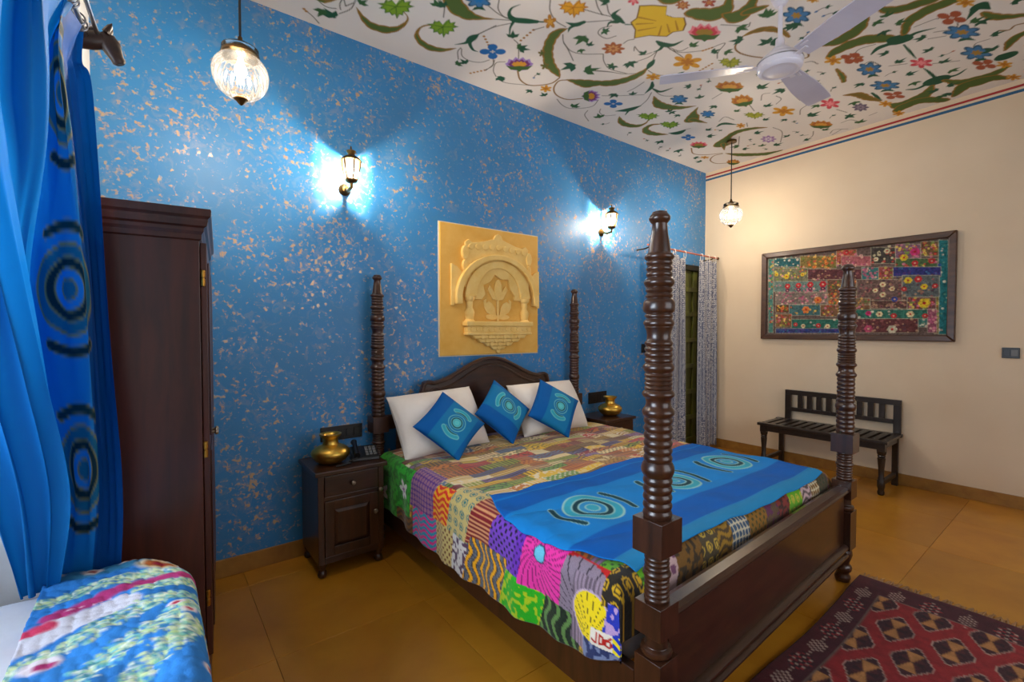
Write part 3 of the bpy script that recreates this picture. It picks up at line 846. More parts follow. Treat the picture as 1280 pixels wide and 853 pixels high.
cx_ = np.r_[np.arange(-1.3, 0.3, 0.022), np.arange(0.3, 5.70, 0.0066)]
cy_ = np.r_[np.arange(-1.8, MYM, 0.022), np.arange(MYM, YW + 0.01, 0.0066)]
cv = Canvas(cx_, cy_, CLV['cream'])
draw_mural(cv, MYM)
low = cy_ < MYM
keep = cv.c[:, low].copy()
cv = Canvas(cx_, cy_, CLV['cream']); draw_mural(cv); cv.c[:, low] = keep
# small filler sprigs wherever the plaster is still bare
rf = np.random.RandomState(77); nfill = 0; placed = []
for _ in range(2600):
    px_, py_ = rf.uniform(1.05, 5.5), rf.uniform(MYM + .06, 3.12)
    si, sj = cv.win(px_ - .062, px_ + .062, py_ - .062, py_ + .062)
    if np.abs(cv.c[si, sj] - CLV['cream']).max() > 0.02: continue
    t = rf.uniform(0, 2 * PI); d = np.array([math.cos(t), math.sin(t)]); q = np.array([-d[1], d[0]]); c = np.array([px_, py_])
    cv.stroke([c - d * .05 + q * .02, c - d * .02, c + d * .012 + q * .004], .0032, CLV['stem'], .006)
    for da, ln in ((0, 1.25), (50, .95), (-50, .95)):
        a = t + R(da); e = np.array([math.cos(a), math.sin(a)]); g = np.array([-e[1], e[0]]); r = .030
        cv.poly([c - e * r * .2, c + e * r * .45 + g * r * .27, c + e * r * ln, c + e * r * .45 - g * r * .27], CLV['dgreen'], .006)
    if rf.rand() < .35: cv.disc(*(c - d * .05 + q * .02), .010, .010, [NPS(170, 90, 50), NPS(196, 140, 50), NPS(60, 110, 160)][rf.randint(3)])
# the scrollwork repeats as a mirror image towards the window wall
src = np.clip(np.searchsorted(cx_, 1.96 - cx_), 0, len(cx_) - 1); lm = cx_ < 0.98; yk = cy_ < 3.02
cv.c[np.ix_(lm, yk)] = cv.c[np.ix_(src[lm], yk)]
Xg, Yg = np.meshgrid(cx_, cy_, indexing='ij')
ce = grid_obj('ceiling', np.stack([Xg, Yg, ceil_z(Yg)], -1), cv.c, 'mural'); tag(ce, kind='structure')

# ================================================================== THE BED
def bead(z0, z1, r, n=4, depth=0.006):
    """half-round bead profile between z0 and z1"""
    return [(r - depth + depth * math.sin(PI * k / n), z0 + (z1 - z0) * k / n) for k in range(n + 1)]
def rings(z0, z1, n, r, depth=0.006):
    out = []
    for k in range(n):
        a = z0 + (z1 - z0) * k / n; b = z0 + (z1 - z0) * (k + 1) / n
        out += bead(a, b, r, 4, depth)
    return out
UPPER = (rings(0.885, 1.02, 5, 0.047, 0.005) + bead(1.02, 1.068, 0.053, 6, 0.008) + rings(1.068, 1.215, 6, 0.046, 0.005) + bead(1.215, 1.245, 0.052, 5, 0.008)
         + [(0.041, 1.25), (0.039, 1.262), (0.041, 1.274)] + bead(1.276, 1.302, 0.052, 5, 0.009) + rings(1.302, 1.358, 4, 0.045, 0.005) + bead(1.36, 1.39, 0.050, 5, 0.008)
         + rings(1.39, 1.462, 4, 0.045, 0.005) + [(0.0375, 1.466), (0.037, 1.48), (0.040, 1.495), (0.045, 1.506)] + bead(1.507, 1.53, 0.049, 4, 0.006) + bead(1.534, 1.55, 0.0445, 4, 0.005)
         + [(0.044, 1.552), (0.049, 1.558), (0.050, 1.57), (0.0495, 1.585), (0.044, 1.595)] + rings(1.598, 1.634, 2, 0.043, 0.006) + bead(1.636, 1.664, 0.0485, 5, 0.008)
         + rings(1.667, 1.722, 3, 0.0415, 0.005) + bead(1.722, 1.742, 0.047, 4, 0.006) + [(0.036, 1.744), (0.031, 1.78), (0.026, 1.81), (0.023, 1.838)] + bead(1.840, 1.872, 0.034, 6, 0.010) + [(0.024, 1.876), (0.012, 1.880), (0.0, 1.881)])
LOWER = rings(0.61, 0.69, 5, 0.041, 0.005) + bead(0.69, 0.712, 0.046, 4, 0.006) + rings(0.712, 0.775, 4, 0.041, 0.005)
FOOT = [(0.028, 0), (0.036, 0.004), (0.041, 0.02), (0.040, 0.035), (0.033, 0.045), (0.034, 0.058), (0.044, 0.070), (0.047, 0.084), (0.043, 0.098), (0.034, 0.106), (0.033, 0.118), (0.042, 0.14), (0.048, 0.165), (0.046, 0.185), (0.038, 0.196), (0.038, 0.206)]
TURN = [(0.040, 0.430), (0.049, 0.436), (0.052, 0.446), (0.049, 0.456), (0.038, 0.462), (0.036, 0.480), (0.036, 0.506)]
BX, BY = 2.225, 2.03
bed = thing('four_poster_bed', 'dark carved wooden four-poster bed with ringed turned posts', 'bed', (BX, BY, 0))
POSTS = {'FL': (1.30, 0.905), 'FR': (3.235, 0.965), 'HL': (1.250, 3.165), 'HR': (3.195, 3.165)}
pp = None
for k, (x, y) in POSTS.items():
    if pp is None:
        h = 0.050
        m = MB().lathe(FOOT).lathe(TURN).lathe(LOWER).lathe(UPPER, seg=28)
        m.box(-h, h, -h, h, 0.205, 0.43).box(-h, h, -h, h, 0.505, 0.61).box(-0.056, 0.056, -0.056, 0.056, 0.775, 0.886)
        pp = m.build('post', 'wood', bed, local=True, bevel=0.003)
        pp.location = (x - BX, y - BY, 0)
    else:
        copy_part(pp, bed, (x - BX, y - BY, 0))
# side rails
MB().box(1.255, 1.290, 0.96, 3.12, 0.15, 0.36).build('side_rail', 'wood', bed, bevel=0.004)
MB().box(3.19, 3.225, 1.02, 3.12, 0.15, 0.36).build('side_rail', 'wood', bed, bevel=0.004)
# footboard: panel, moulded cap and two beads along the foot (slightly skewed between its two posts)
def skew(m):
    m.v = [(x, y + (x - 1.30) * (0.06 / 1.935), z) for x, y, z in m.v]; return m
fb = skew(MB().box(1.35, 3.185, 0.890, 0.925, 0.15, 0.545)).build('footboard', 'wood_h', bed, bevel=0.003)
skew(MB().prism([(0.868, 0.545), (0.864, 0.556), (0.868, 0.568), (0.885, 0.575), (0.925, 0.575), (0.945, 0.568), (0.948, 0.556), (0.944, 0.545)], 1.34, 3.195, 'yz')).build('cap_rail', 'wood_h', fb, bevel=0.002)
for z in (0.160, 0.205):
    skew(MB().prism([(0.890, z), (0.872, z + 0.003), (0.862, z + 0.013), (0.862, z + 0.022), (0.872, z + 0.032), (0.890, z + 0.036)], 1.35, 3.185, 'yz', True)).build('moulding', 'wood_h', fb)
# headboard
def ogee():
    pts = []
    for k in range(0, 25):
        t = k / 24
        x = 1.60 + t * 0.61
        z = 1.10 + 0.17 * (0.5 - 0.5 * math.cos(PI * min(1, max(0, (t - 0.08) / 0.92)))) + (0.012 * math.sin(t / 0.12 * PI) if t < 0.12 else 0)
        pts.append((x, z))
    full = pts + [(4.42 - x, z) for x, z in reversed(pts[:-1])]
    return full
og = ogee()
poly = [(1.56, 0.30), (1.545, 0.90), (1.565, 1.0)] + og + [(2.855, 1.0), (2.875, 0.90), (2.86, 0.30)]
hb = MB().prism(poly, 3.150, 3.190, 'xz').build('headboard', 'wood_h', bed, bevel=0.004)
MB().tube([(1.555, 3.145, 0.93), (1.575, 3.145, 1.01)] + [(x, 3.143, z - 0.012) for x, z in og] + [(2.845, 3.145, 1.01), (2.865, 3.145, 0.93)], 0.016, 8).build('crest_moulding', 'wood_h', hb)
MB().tube([(1.63, 3.147, 0.95)] + [(2.21 + (x - 2.21) * 0.90, 3.146, z - 0.065) for x, z in og] + [(2.79, 3.147, 0.95)], 0.010, 8).build('inner_moulding', 'wood_h', hb)
for a, b in ((1.30, 1.55), (2.87, 3.145)):
    MB().box(a, b, 3.148, 3.186, 0.785, 0.885).build('head_rail', 'wood_h', bed, bevel=0.003)
    MB().box(a, b, 3.148, 3.186, 0.25, 0.36).build('head_rail', 'wood_h', bed, bevel=0.003)
    MB().box((a + b) / 2 - 0.04, (a + b) / 2 + 0.04, 3.155, 3.18, 0.36, 0.785).build('head_stile', 'wood', bed, bevel=0.003)

def rounded_box(x0, x1, y0, y1, z0, z1, r, seg=4):
    return MB().box(x0, x1, y0, y1, z0, z1), r
mt = MB().box(1.295, 3.180, 1.02, 3.12, 0.30, 0.605)
mt.v = [(x, y + (0.035 if (x > 2 and y < 2) else 0), z) for x, y, z in mt.v]
mt = mt.build('bed_mattress', 'sheet', bevel=0.05, seg=4)
mt.data.polygons.foreach_set('use_smooth', [True] * len(mt.data.polygons))
tag(mt, 'white sheeted mattress lying in the four-poster bed under the quilt', 'mattress')

# ---- patchwork quilt
ZT = 0.640; QR = 0.075; QX0 = 1.232
def side_curve(s, flat0, R_):
    """drop below the top and inward distance for arc length s measured from a nominal hem; flat0 = vertical length"""
    drop = np.where(s < flat0, R_ + (flat0 - s), 0.0); inn = np.zeros_like(s)
    a = np.clip((s - flat0) / R_, 0, PI / 2)
    arc = (s >= flat0)
    drop = np.where(arc, R_ - R_ * np.sin(a), drop)
    inn = np.where(arc, R_ - R_ * np.cos(a) + np.maximum(0, s - flat0 - R_ * PI / 2), 0)
    return drop, inn
HEM0 = 0.24
SFL = ZT - QR - HEM0
SEND = SFL + QR * PI / 2
QFY = 1.000
QXR = 3.240 - QR
def quilt_point(s, q):
    ds, xs_ = side_curve(s, SFL, QR)
    dq, yq = side_curve(q, 0.12, 0.08)
    X = QX0 + xs_; Y = QFY + yq
    over = np.maximum(0, X - QXR)                      # arc length past the far edge of the top
    ar = np.clip(over / QR, 0, PI / 2); fall = np.maximum(0, over - QR * PI / 2)
    ds = np.where(over > 0, QR - QR * np.cos(ar) + fall, ds)
    X = np.where(over > 0, QXR + QR * np.sin(ar), X)
    Y = Y + 0.035 * np.clip((X - 1.30) / 1.94, 0, 1) * np.clip((3.1 - Y) / 2.0, 0, 1)
    X = X + (Y - 1.0) * -0.004
    drop = (ds ** 5 + dq ** 5) ** 0.2
    und = 0.007 * np.sin(X * 9 + Y * 3) * np.sin(Y * 6.5 - X * 2) + 0.004 * np.sin(X * 23 + 1.3) * np.sin(Y * 17)
    side = np.clip((ds - QR) / 0.15, 0, 1) * (X < 2)
    X = X - side * (0.010 * np.sin(Y * 13) + 0.008 * np.sin(Y * 29 + 1))
    return X, Y, ZT - drop + und
s_ = np.arange(-0.03, SEND + 2.15, 0.0062)
q_ = np.arange(0.0, 0.12 + 0.08 * PI / 2 + 2.03, 0.0062)
Sg, Qg = np.meshgrid(s_, q_, indexing='ij')
def yq_of(q): return QFY + side_curve(np.asarray(q, float), 0.12, 0.08)[1]
Yq = yq_of(q_)[None, :] + 0 * Sg
# wavy hem: squeeze the side so that the hem height follows the photograph
hem = np.interp(yq_of(q_), [0.95, 1.05, 1.15, 1.3, 1.6, 2.16, 2.6, 2.95, 3.2], [0.40, 0.36, 0.325, 0.285, 0.262, 0.235, 0.27, 0.30, 0.34])[None, :]
smin = hem - HEM0
Suse = np.where(Sg < SFL, smin + (Sg + 0.03) / (SFL + 0.03) * (SFL - smin), Sg)
PX, PY, PZ = quilt_point(Suse, Qg)
QC = np.zeros(Sg.shape + (3,))
YY = PY; ZS = Suse
def setmask(mask, col): QC[mask] = col
PAL = [NPS(*c) * 1.25 for c in ((176, 140, 34), (150, 112, 30), (196, 160, 48), (122, 90, 40), (110, 60, 40), (166, 62, 44), (128, 134, 52), (96, 126, 60), (190, 172, 122), (206, 186, 140), (112, 84, 116), (86, 78, 110), (168, 104, 52), (120, 36, 44), (84, 100, 120), (150, 84, 40))]
INK = [NPS(*c) for c in ((60, 40, 24), (40, 36, 40), (110, 40, 34), (220, 200, 150), (70, 84, 40), (230, 220, 200), (70, 50, 90))]
def pattern(kind, u, v, c1, c2, rng):
    """u,v metres inside the patch -> mask of the second colour 0..1"""
    if kind == 0: return (np.sin(u * 2 * PI / 0.028) > 0.2).astype(float)
    if kind == 1: return ((np.sin(u * 2 * PI / 0.04) * np.sin(v * 2 * PI / 0.04)) > 0.35).astype(float)
    if kind == 2: return (np.abs(np.sin(u * PI / 0.03) * np.sin(v * PI / 0.03)) < 0.28).astype(float)
    if kind == 3: return (np.sin(v * 2 * PI / 0.022) > 0.3).astype(float)
    if kind == 4: return (vnoise(u, v, 60, rng.randint(1000)) > 0.58).astype(float)
    if kind == 5:
        a = np.mod(u, 0.06) - 0.03; b = np.mod(v, 0.06) - 0.03; r = np.hypot(a, b)
        return ((r < 0.009) | ((r > 0.015) & (r < 0.021))).astype(float)
    if kind == 6: return (np.sin((v + 0.012 * np.sin(u * 60)) * 2 * PI / 0.035) > 0.1).astype(float)
    return np.zeros_like(u)
rng = np.random.RandomState(11)
# top: rows across the bed, patches of uneven width
row_edges = [0.0]
while row_edges[-1] < 2.4: row_edges.append(row_edges[-1] + rng.uniform(0.05, 0.105))
for r0, r1 in zip(row_edges[:-1], row_edges[1:]):
    x = -0.05
    while x < 2.5:
        w_ = rng.uniform(0.09, 0.30)
        m = (Qg >= r0) & (Qg < r1) & (Sg >= x) & (Sg < x + w_)
        if m.any():
            wts = np.array([3, 3, 3, 2.4, 2, 1.4, 1.8, 1.2, 1.6, 1.6, 1.2, .8, 1.2, 1, .7, 1.6]); ci = rng.choice(len(PAL), p=wts / wts.sum())
            c1 = PAL[ci]; c2 = INK[rng.randint(len(INK))]
            k = pattern(rng.choice([0, 1, 2, 3, 3, 4, 4, 6]), Sg[m] - x, Qg[m] - r0, c1, c2, rng)[:, None] * 0.78
            QC[m] = c1 * (1 - k) + c2 * k
        x += w_
# foot end: busy browns and blacks
x = 0.3
fpal = [NPS(96, 160, 44), NPS(196, 170, 170), NPS(112, 80, 30), NPS(70, 60, 40), NPS(150, 116, 50), NPS(60, 84, 110), NPS(134, 96, 40), NPS(90, 70, 50), NPS(120, 50, 44)]
k_ = 0
while x < 2.4:
    w_ = rng.uniform(0.12, 0.2)
    m = (Qg < 0.30) & (Sg >= x + Qg * 0.25) & (Sg < x + w_ + Qg * 0.25)
    c1 = fpal[k_ % len(fpal)]; c2 = [NPS(20, 50, 20), NPS(90, 30, 80), NPS(30, 26, 18), NPS(210, 180, 90), NPS(40, 30, 24), NPS(220, 210, 180)][k_ % 6]
    kk = pattern([1, 4, 4, 5, 6, 2][k_ % 6], Sg[m] - x, Qg[m], c1, c2, rng)[:, None] * 0.85
    QC[m] = c1 * (1 - kk) + c2 * kk
    x += w_; k_ += 1
# the big prints of the near long side; coordinates: Y range along the bed, s range up the side
def patch(y0, y1, a0, a1, fn, tilt=0.0):
    yy = YY + (ZS - 0.25) * tilt
    m = (yy >= min(y0, y1)) & (yy < max(y0, y1)) & (ZS >= a0) & (ZS < a1)
    if m.any(): QC[m] = fn(YY[m], ZS[m], (y0 + y1) / 2, (a0 + a1) / 2)
def mixm(mask, c1, c2): return c1 * (1 - mask[:, None]) + c2 * mask[:, None]
def p_basic(kind, c1, c2):
    return lambda y, s, cy, cs: mixm(pattern(kind, y - cy, s - cs, c1, c2, rng), NPS(*c1), NPS(*c2))
def p_flower(bg, pet, mid):
    def f(y, s, cy, cs):
        c = mixm((vnoise(y, s, 55, 5) > 0.55).astype(float), NPS(*bg), NPS(*bg) * 0.5)
        r = np.hypot(y - cy, s - cs) / (0.05 * (1 + 0.35 * np.cos(5 * np.arctan2(s - cs, y - cy))))
        c = mixm((r < 1).astype(float), c, NPS(*pet)); return mixm((r < 0.35).astype(float), c, NPS(*mid))
    return f
def p_radial(bg, line, disc, rim):
    def f(y, s, cy, cs):
        r = np.hypot(y - cy, (s - cs - 0.03)); t = np.arctan2(s - cs - 0.03, y - cy)
        k = (np.abs(np.sin(t * 14 + r * 60)) < 0.32).astype(float) * (r > 0.03)
        c = mixm(k, NPS(*bg), NPS(*line)); c = mixm((r < 0.036).astype(float), c, NPS(*rim)); return mixm((r < 0.030).astype(float), c, NPS(*disc))
    return f
def p_fan(bg, line, oy, os, rad, out):
    def f(y, s, cy, cs):
        dy = y - cy - oy; ds = s - cs - os; r = np.hypot(dy, ds); t = np.arctan2(ds, dy)
        k = (np.abs(np.sin(t * 13)) < 0.2).astype(float) * (r > 0.05)
        c = mixm(k, NPS(*bg), NPS(*line))
        return mixm((r > rad).astype(float), c, NPS(*out))
    return f
def p_wave(c1, c2):
    def f(y, s, cy, cs):
        k = (np.sin((y + 0.016 * np.sin(s * 48)) * 2 * PI / 0.052) > 0.15).astype(float)
        edge = (np.abs(np.sin((y + 0.016 * np.sin(s * 48)) * 2 * PI / 0.052) - 0.15) < 0.22).astype(float)
        c = mixm(k, NPS(*c1) * (0.7 + 0.6 * (vnoise(y, s, 200, 3) > 0.5)[:, None]), NPS(*c2)); return mixm(edge, c, NPS(20, 18, 22))
    return f
U0, U1, U2 = -0.1, 0.20, 0.40
patch(3.2, 2.80, U0, U2 + .05, p_flower((60, 150, 50), (226, 226, 220), (150, 60, 140)))
patch(2.80, 2.58, 0.12, U2, p_flower((56, 160, 54), (232, 232, 226), (150, 70, 150)))
patch(2.80, 2.55, U0, 0.12, p_basic(6, (112, 76, 30), (66, 48, 34)))
patch(2.58, 2.30, 0.20, 0.46, p_basic(2, (150, 110, 130), (84, 48, 120)))
patch(2.55, 2.30, U0, 0.20, p_basic(6, (60, 140, 160), (204, 70, 130)))
patch(2.32, 2.12, 0.20, 0.40, p_basic(6, (206, 62, 30), (232, 170, 40)), 0.2)
patch(2.30, 2.08, U0, 0.20, p_basic(1, (196, 176, 120), (104, 56, 34)))
patch(2.14, 1.92, 0.19, 0.50, p_basic(5, (196, 176, 120), (54, 110, 110)), 0.2)
patch(2.08, 1.90, U0, 0.19, p_basic(4, (206, 200, 194), (84, 60, 80)), 0.1)
patch(1.95, 1.74, 0.20, 0.52, p_basic(3, (120, 22, 38), (206, 150, 110)), 0.2)
patch(1.77, 1.58, 0.20, 0.50, p_basic(1, (118, 78, 176), (26, 20, 40)), 0.2)
patch(1.92, 1.62, U0, 0.24, p_wave((92, 96, 104), (228, 164, 40)), 0.25)
patch(1.58, 1.46, 0.16, 0.46, p_basic(1, (110, 66, 172), (60, 30, 100)), 0.2)
patch(1.62, 1.36, U0, 0.20, p_basic(4, (52, 164, 46), (170, 190, 60)), 0.3)
patch(1.53, 1.29, 0.18, 0.44, p_radial((226, 84, 158), (120, 20, 90), (120, 190, 214), (40, 60, 90)), 0.15)
patch(1.36, 1.14, U0, 0.19, p_wave((20, 36, 20), (96, 130, 74)), 0.3)
patch(1.29, 1.08, 0.19, 0.42, p_fan((136, 122, 134), (40, 30, 40), 0, -0.12, 0.23, (180, 30, 40)), 0.1)
def p_disc(y, s, cy, cs):
    dy = y - cy; ds = s - cs; r = np.hypot(dy, ds); t = np.arctan2(ds + 0.07, dy)
    c = mixm((np.abs(np.sin(t * 13)) < 0.2).astype(float) * (r < 0.085), NPS(238, 210, 30) + 0 * y[:, None], NPS(70, 56, 10))
    c = mixm((r > 0.088).astype(float), c, NPS(190, 170, 190)); return mixm((r > 0.095).astype(float), c, NPS(128, 112, 124) * (0.6 + 0.8 * (np.sin(y * 2 * PI / 0.02) > 0))[:, None])
patch(1.225, 1.03, 0.10, 0.37, p_disc, 0.1)
patch(1.08, 0.90, 0.30, 0.50, p_basic(5, (34, 28, 20), (200, 160, 40)))
patch(1.06, 0.90, 0.10, 0.32, p_basic(4, (54, 66, 168), (190, 160, 200)), 0.2)
patch(1.16, 0.90, U0, 0.11, p_basic(6, (40, 70, 160), (228, 204, 60)), 0.0)
def p_text(y, s, cy, cs):
    a = 1.118 - y; b = s - 0.158; w_ = 0.0042
    def seg(x0, y0, x1, y1):
        ex, ey = x1 - x0, y1 - y0; t = np.clip(((a - x0) * ex + (b - y0) * ey) / (ex * ex + ey * ey), 0, 1)
        return np.hypot(a - x0 - t * ex, b - y0 - t * ey) < w_
    def ring_(x, yc, r): return np.abs(np.hypot(a - x, b - yc) - r) < w_
    ink = seg(.014, .014, .024, .010) | seg(.024, .010, .030, .016) | seg(.030, .016, .030, .040)           # J
    ink |= seg(.042, .010, .042, .040) | seg(.042, .040, .056, .034) | seg(.056, .034, .056, .014) | seg(.056, .014, .042, .010)   # D
    ink |= ring_(.076, .020, .010) | seg(.068, .030, .084, .042)                                            # O with its stroke
    return mixm(ink.astype(float), NPS(232, 222, 206) + 0 * y[:, None], NPS(178, 50, 40))
patch(1.16, 0.90, U0, 0.158, p_basic(4, (42, 52, 92), (120, 130, 160)))
patch(1.026, 0.90, 0.150, 0.215, p_basic(6, (36, 66, 176), (232, 214, 40)))
patch(1.118, 1.026, 0.155, 0.212, p_text)
lum_ = QC.mean(-1, keepdims=True); QC = np.clip(lum_ + (QC - lum_) * 1.18, 0.004, 1)
grid_obj('patchwork_quilt', np.stack([PX, PY, PZ], -1), QC, 'quilt', solid=0.008)
tag(bpy.data.objects['patchwork_quilt'], 'multicoloured patchwork quilt of printed cottons spread over the four-poster bed', 'quilt')

# ---- blue runner across the foot of the bed
xs_ = np.arange(0.0, 1.93, 0.0066); ys_ = np.arange(0.0, 0.87, 0.0066)
cv = Canvas(xs_, ys_, C_LIGHT)
cv.poly([(0, 0), (2, 0), (2, .075), (0, .075)], C_MID * 0.85, .01)
cv.poly([(0, .075), (2, .075), (2, .25), (0, .25)], C_DARK, .006); cv.poly([(0, .66), (2, .66), (2, .79), (0, .79)], C_DARK, .006)
cv.poly([(0, .80), (2, .80), (2, .9), (0, .9)], C_DARK * 1.15, .006)
for x in (0.40, 1.05, 1.64): motif(cv, x, 0.455, 0.145, (1, 0), 0.006)
Xr, Yr = np.meshgrid(xs_, ys_, indexing='ij')
sk = Xr / 1.93
Ss = SFL + QR * 0.6 + Xr + (0.12 * ((Yr - 0.46) / 0.46) ** 2 - 0.0) * np.clip(1 - Xr / 1.2, 0, 1); Qq = yq_of  # runs over the left edge
ycur = 1.028 + Yr * (1.0 - 0.02 * sk) + 0.012 * np.sin(Xr * 3.3) * (1 - Yr / 0.87)
Qr = ycur - QFY - 0.08 + 0.12 + 0.08 * PI / 2
slack = np.clip(1 - Xr / 0.5, 0, 1)
Xq, Yq2, Zq = quilt_point(Ss, Qr)
wr_ = 0.006 * np.sin((Yr * 9 + Xr * 6)) * slack * 2 + 0.004 * np.sin(Yr * 40 + Xr * 7) * (0.3 + slack)
grid_obj('bed_runner', np.stack([Xq, ycur + 0.025 * sk, Zq + 0.012 + np.abs(wr_)], -1), cv.c, 'satin', solid=0.004)
tag(bpy.data.objects['bed_runner'], 'long blue runner with three appliqued ring motifs across the bed foot', 'bed runner')

# ---- pillows and cushions
def pillow_arrays(w, h, t, n, e=2.6, pinch=0.10):
    u = np.linspace(-1, 1, n); U, V = np.meshgrid(u, u, indexing='ij')
    th = t / 2 * np.maximum(0, (1 - np.abs(U) ** e)) ** 0.5 * np.maximum(0, (1 - np.abs(V) ** e)) ** 0.5
    x = U * w / 2 * (1 - pinch * (1 - V ** 2) * np.abs(U) ** 6)
    y = V * h / 2 * (1 - pinch * (1 - U ** 2) * np.abs(V) ** 6)
    return U, V, x, y, th
def pillow(name, w, h, t, mat4, mat, colour=None, n=60, pinch=0.10, seed=0):
    U, V, x, y, th = pillow_arrays(w, h, t, n, pinch=pinch)
    wob = 0.010 * np.sin(U * 4 + seed) * np.sin(V * 3.4 + 2 * seed) * (1 - U ** 2) * (1 - V ** 2)
    front = np.stack([x, y, th + wob + 0.002], -1); back = np.stack([x, y, -th - 0.002], -1)[::-1]
    P = np.vstack([front, back])
    A = np.array(mat4); P = P @ A[:3, :3].T + A[:3, 3]
    C = None
    if colour is not None: C = np.vstack([colour, np.ones_like(colour) * C_DARK])
    return grid_obj(name, P, C, mat)
def place(c, lean, yaw, roll):
    """stand a pillow up: local z faces -Y, leaning back by lean, turned by yaw, rotated in its plane by roll"""
    return Matrix.Translation(c) @ Matrix.Rotation(R(yaw), 4, 'Z') @ Matrix.Rotation(R(90 - lean), 4, 'X') @ Matrix.Rotation(R(roll), 4, 'Z')
p = pillow('pillow', 0.70, 0.47, 0.24, place((1.63, 2.960, 0.838), 32, 2, 2), 'linen', None, 50, 0.05, 1)
tag(p, 'white linen pillow by the wall switches, leaning behind two blue cushions', 'pillow', 'white bed pillows')
p = pillow('pillow', 0.72, 0.46, 0.24, place((2.68, 2.960, 0.834), 32, -1, 0), 'linen', None, 50, 0.05, 2)
tag(p, 'white linen pillow behind the blue cushion nearer the doorway', 'pillow', 'white bed pillows')
def cushion_paint(n, flip=False):
    u = np.linspace(-1, 1, n); cv = Canvas(u, u, NPS(18, 116, 168))
    cv.poly([(-1.1, -1.1), (-0.42, -1.1), (-0.42, 1.1), (-1.1, 1.1)], NPS(0, 88, 160), .03)
    cv.poly([(0.72, -1.1), (1.1, -1.1), (1.1, 1.1), (0.72, 1.1)], NPS(0, 92, 158), .03)
    motif(cv, 0.14, 0.0, 0.32, (0, 1), 0.03, pal=(NPS(20, 110, 160), NPS(14, 76, 92), NPS(120, 200, 196), NPS(70, 180, 190), NPS(90, 196, 200)))
    for sg in (-1, 1):
        pts = [(0.14 + t * 0.3, sg * (0.55 - 0.1 * t * t)) for t in np.linspace(-1, 1, 7)]
        cv.stroke(pts, [0.085] * 7, NPS(120, 200, 196), .03); cv.stroke(pts, [0.06] * 7, NPS(50, 160, 180), .03)
    if flip: cv.c = cv.c[::-1]
    return cv.c
cc = cushion_paint(110)
for c, lean, yaw, roll, lab in (
        ((1.598, 2.760, 0.843), 38, -3, -50, 'blue ring-motif cushion propped on its corner against the pillow by the switches'),
        ((2.116, 2.851, 0.868), 30, 3, 42, 'blue ring-motif cushion in the middle, standing on its corner between two others'),
        ((2.562, 2.762, 0.860), 33, -8, -36, 'blue ring-motif cushion propped on the pillow nearer the doorway')):
    p = pillow('cushion', 0.378, 0.378, 0.13, place(c, lean, yaw, roll), 'satin', cc, 110, 0.08, 0)
    tag(p, lab, 'cushion', 'blue appliqued cushions on the bed')

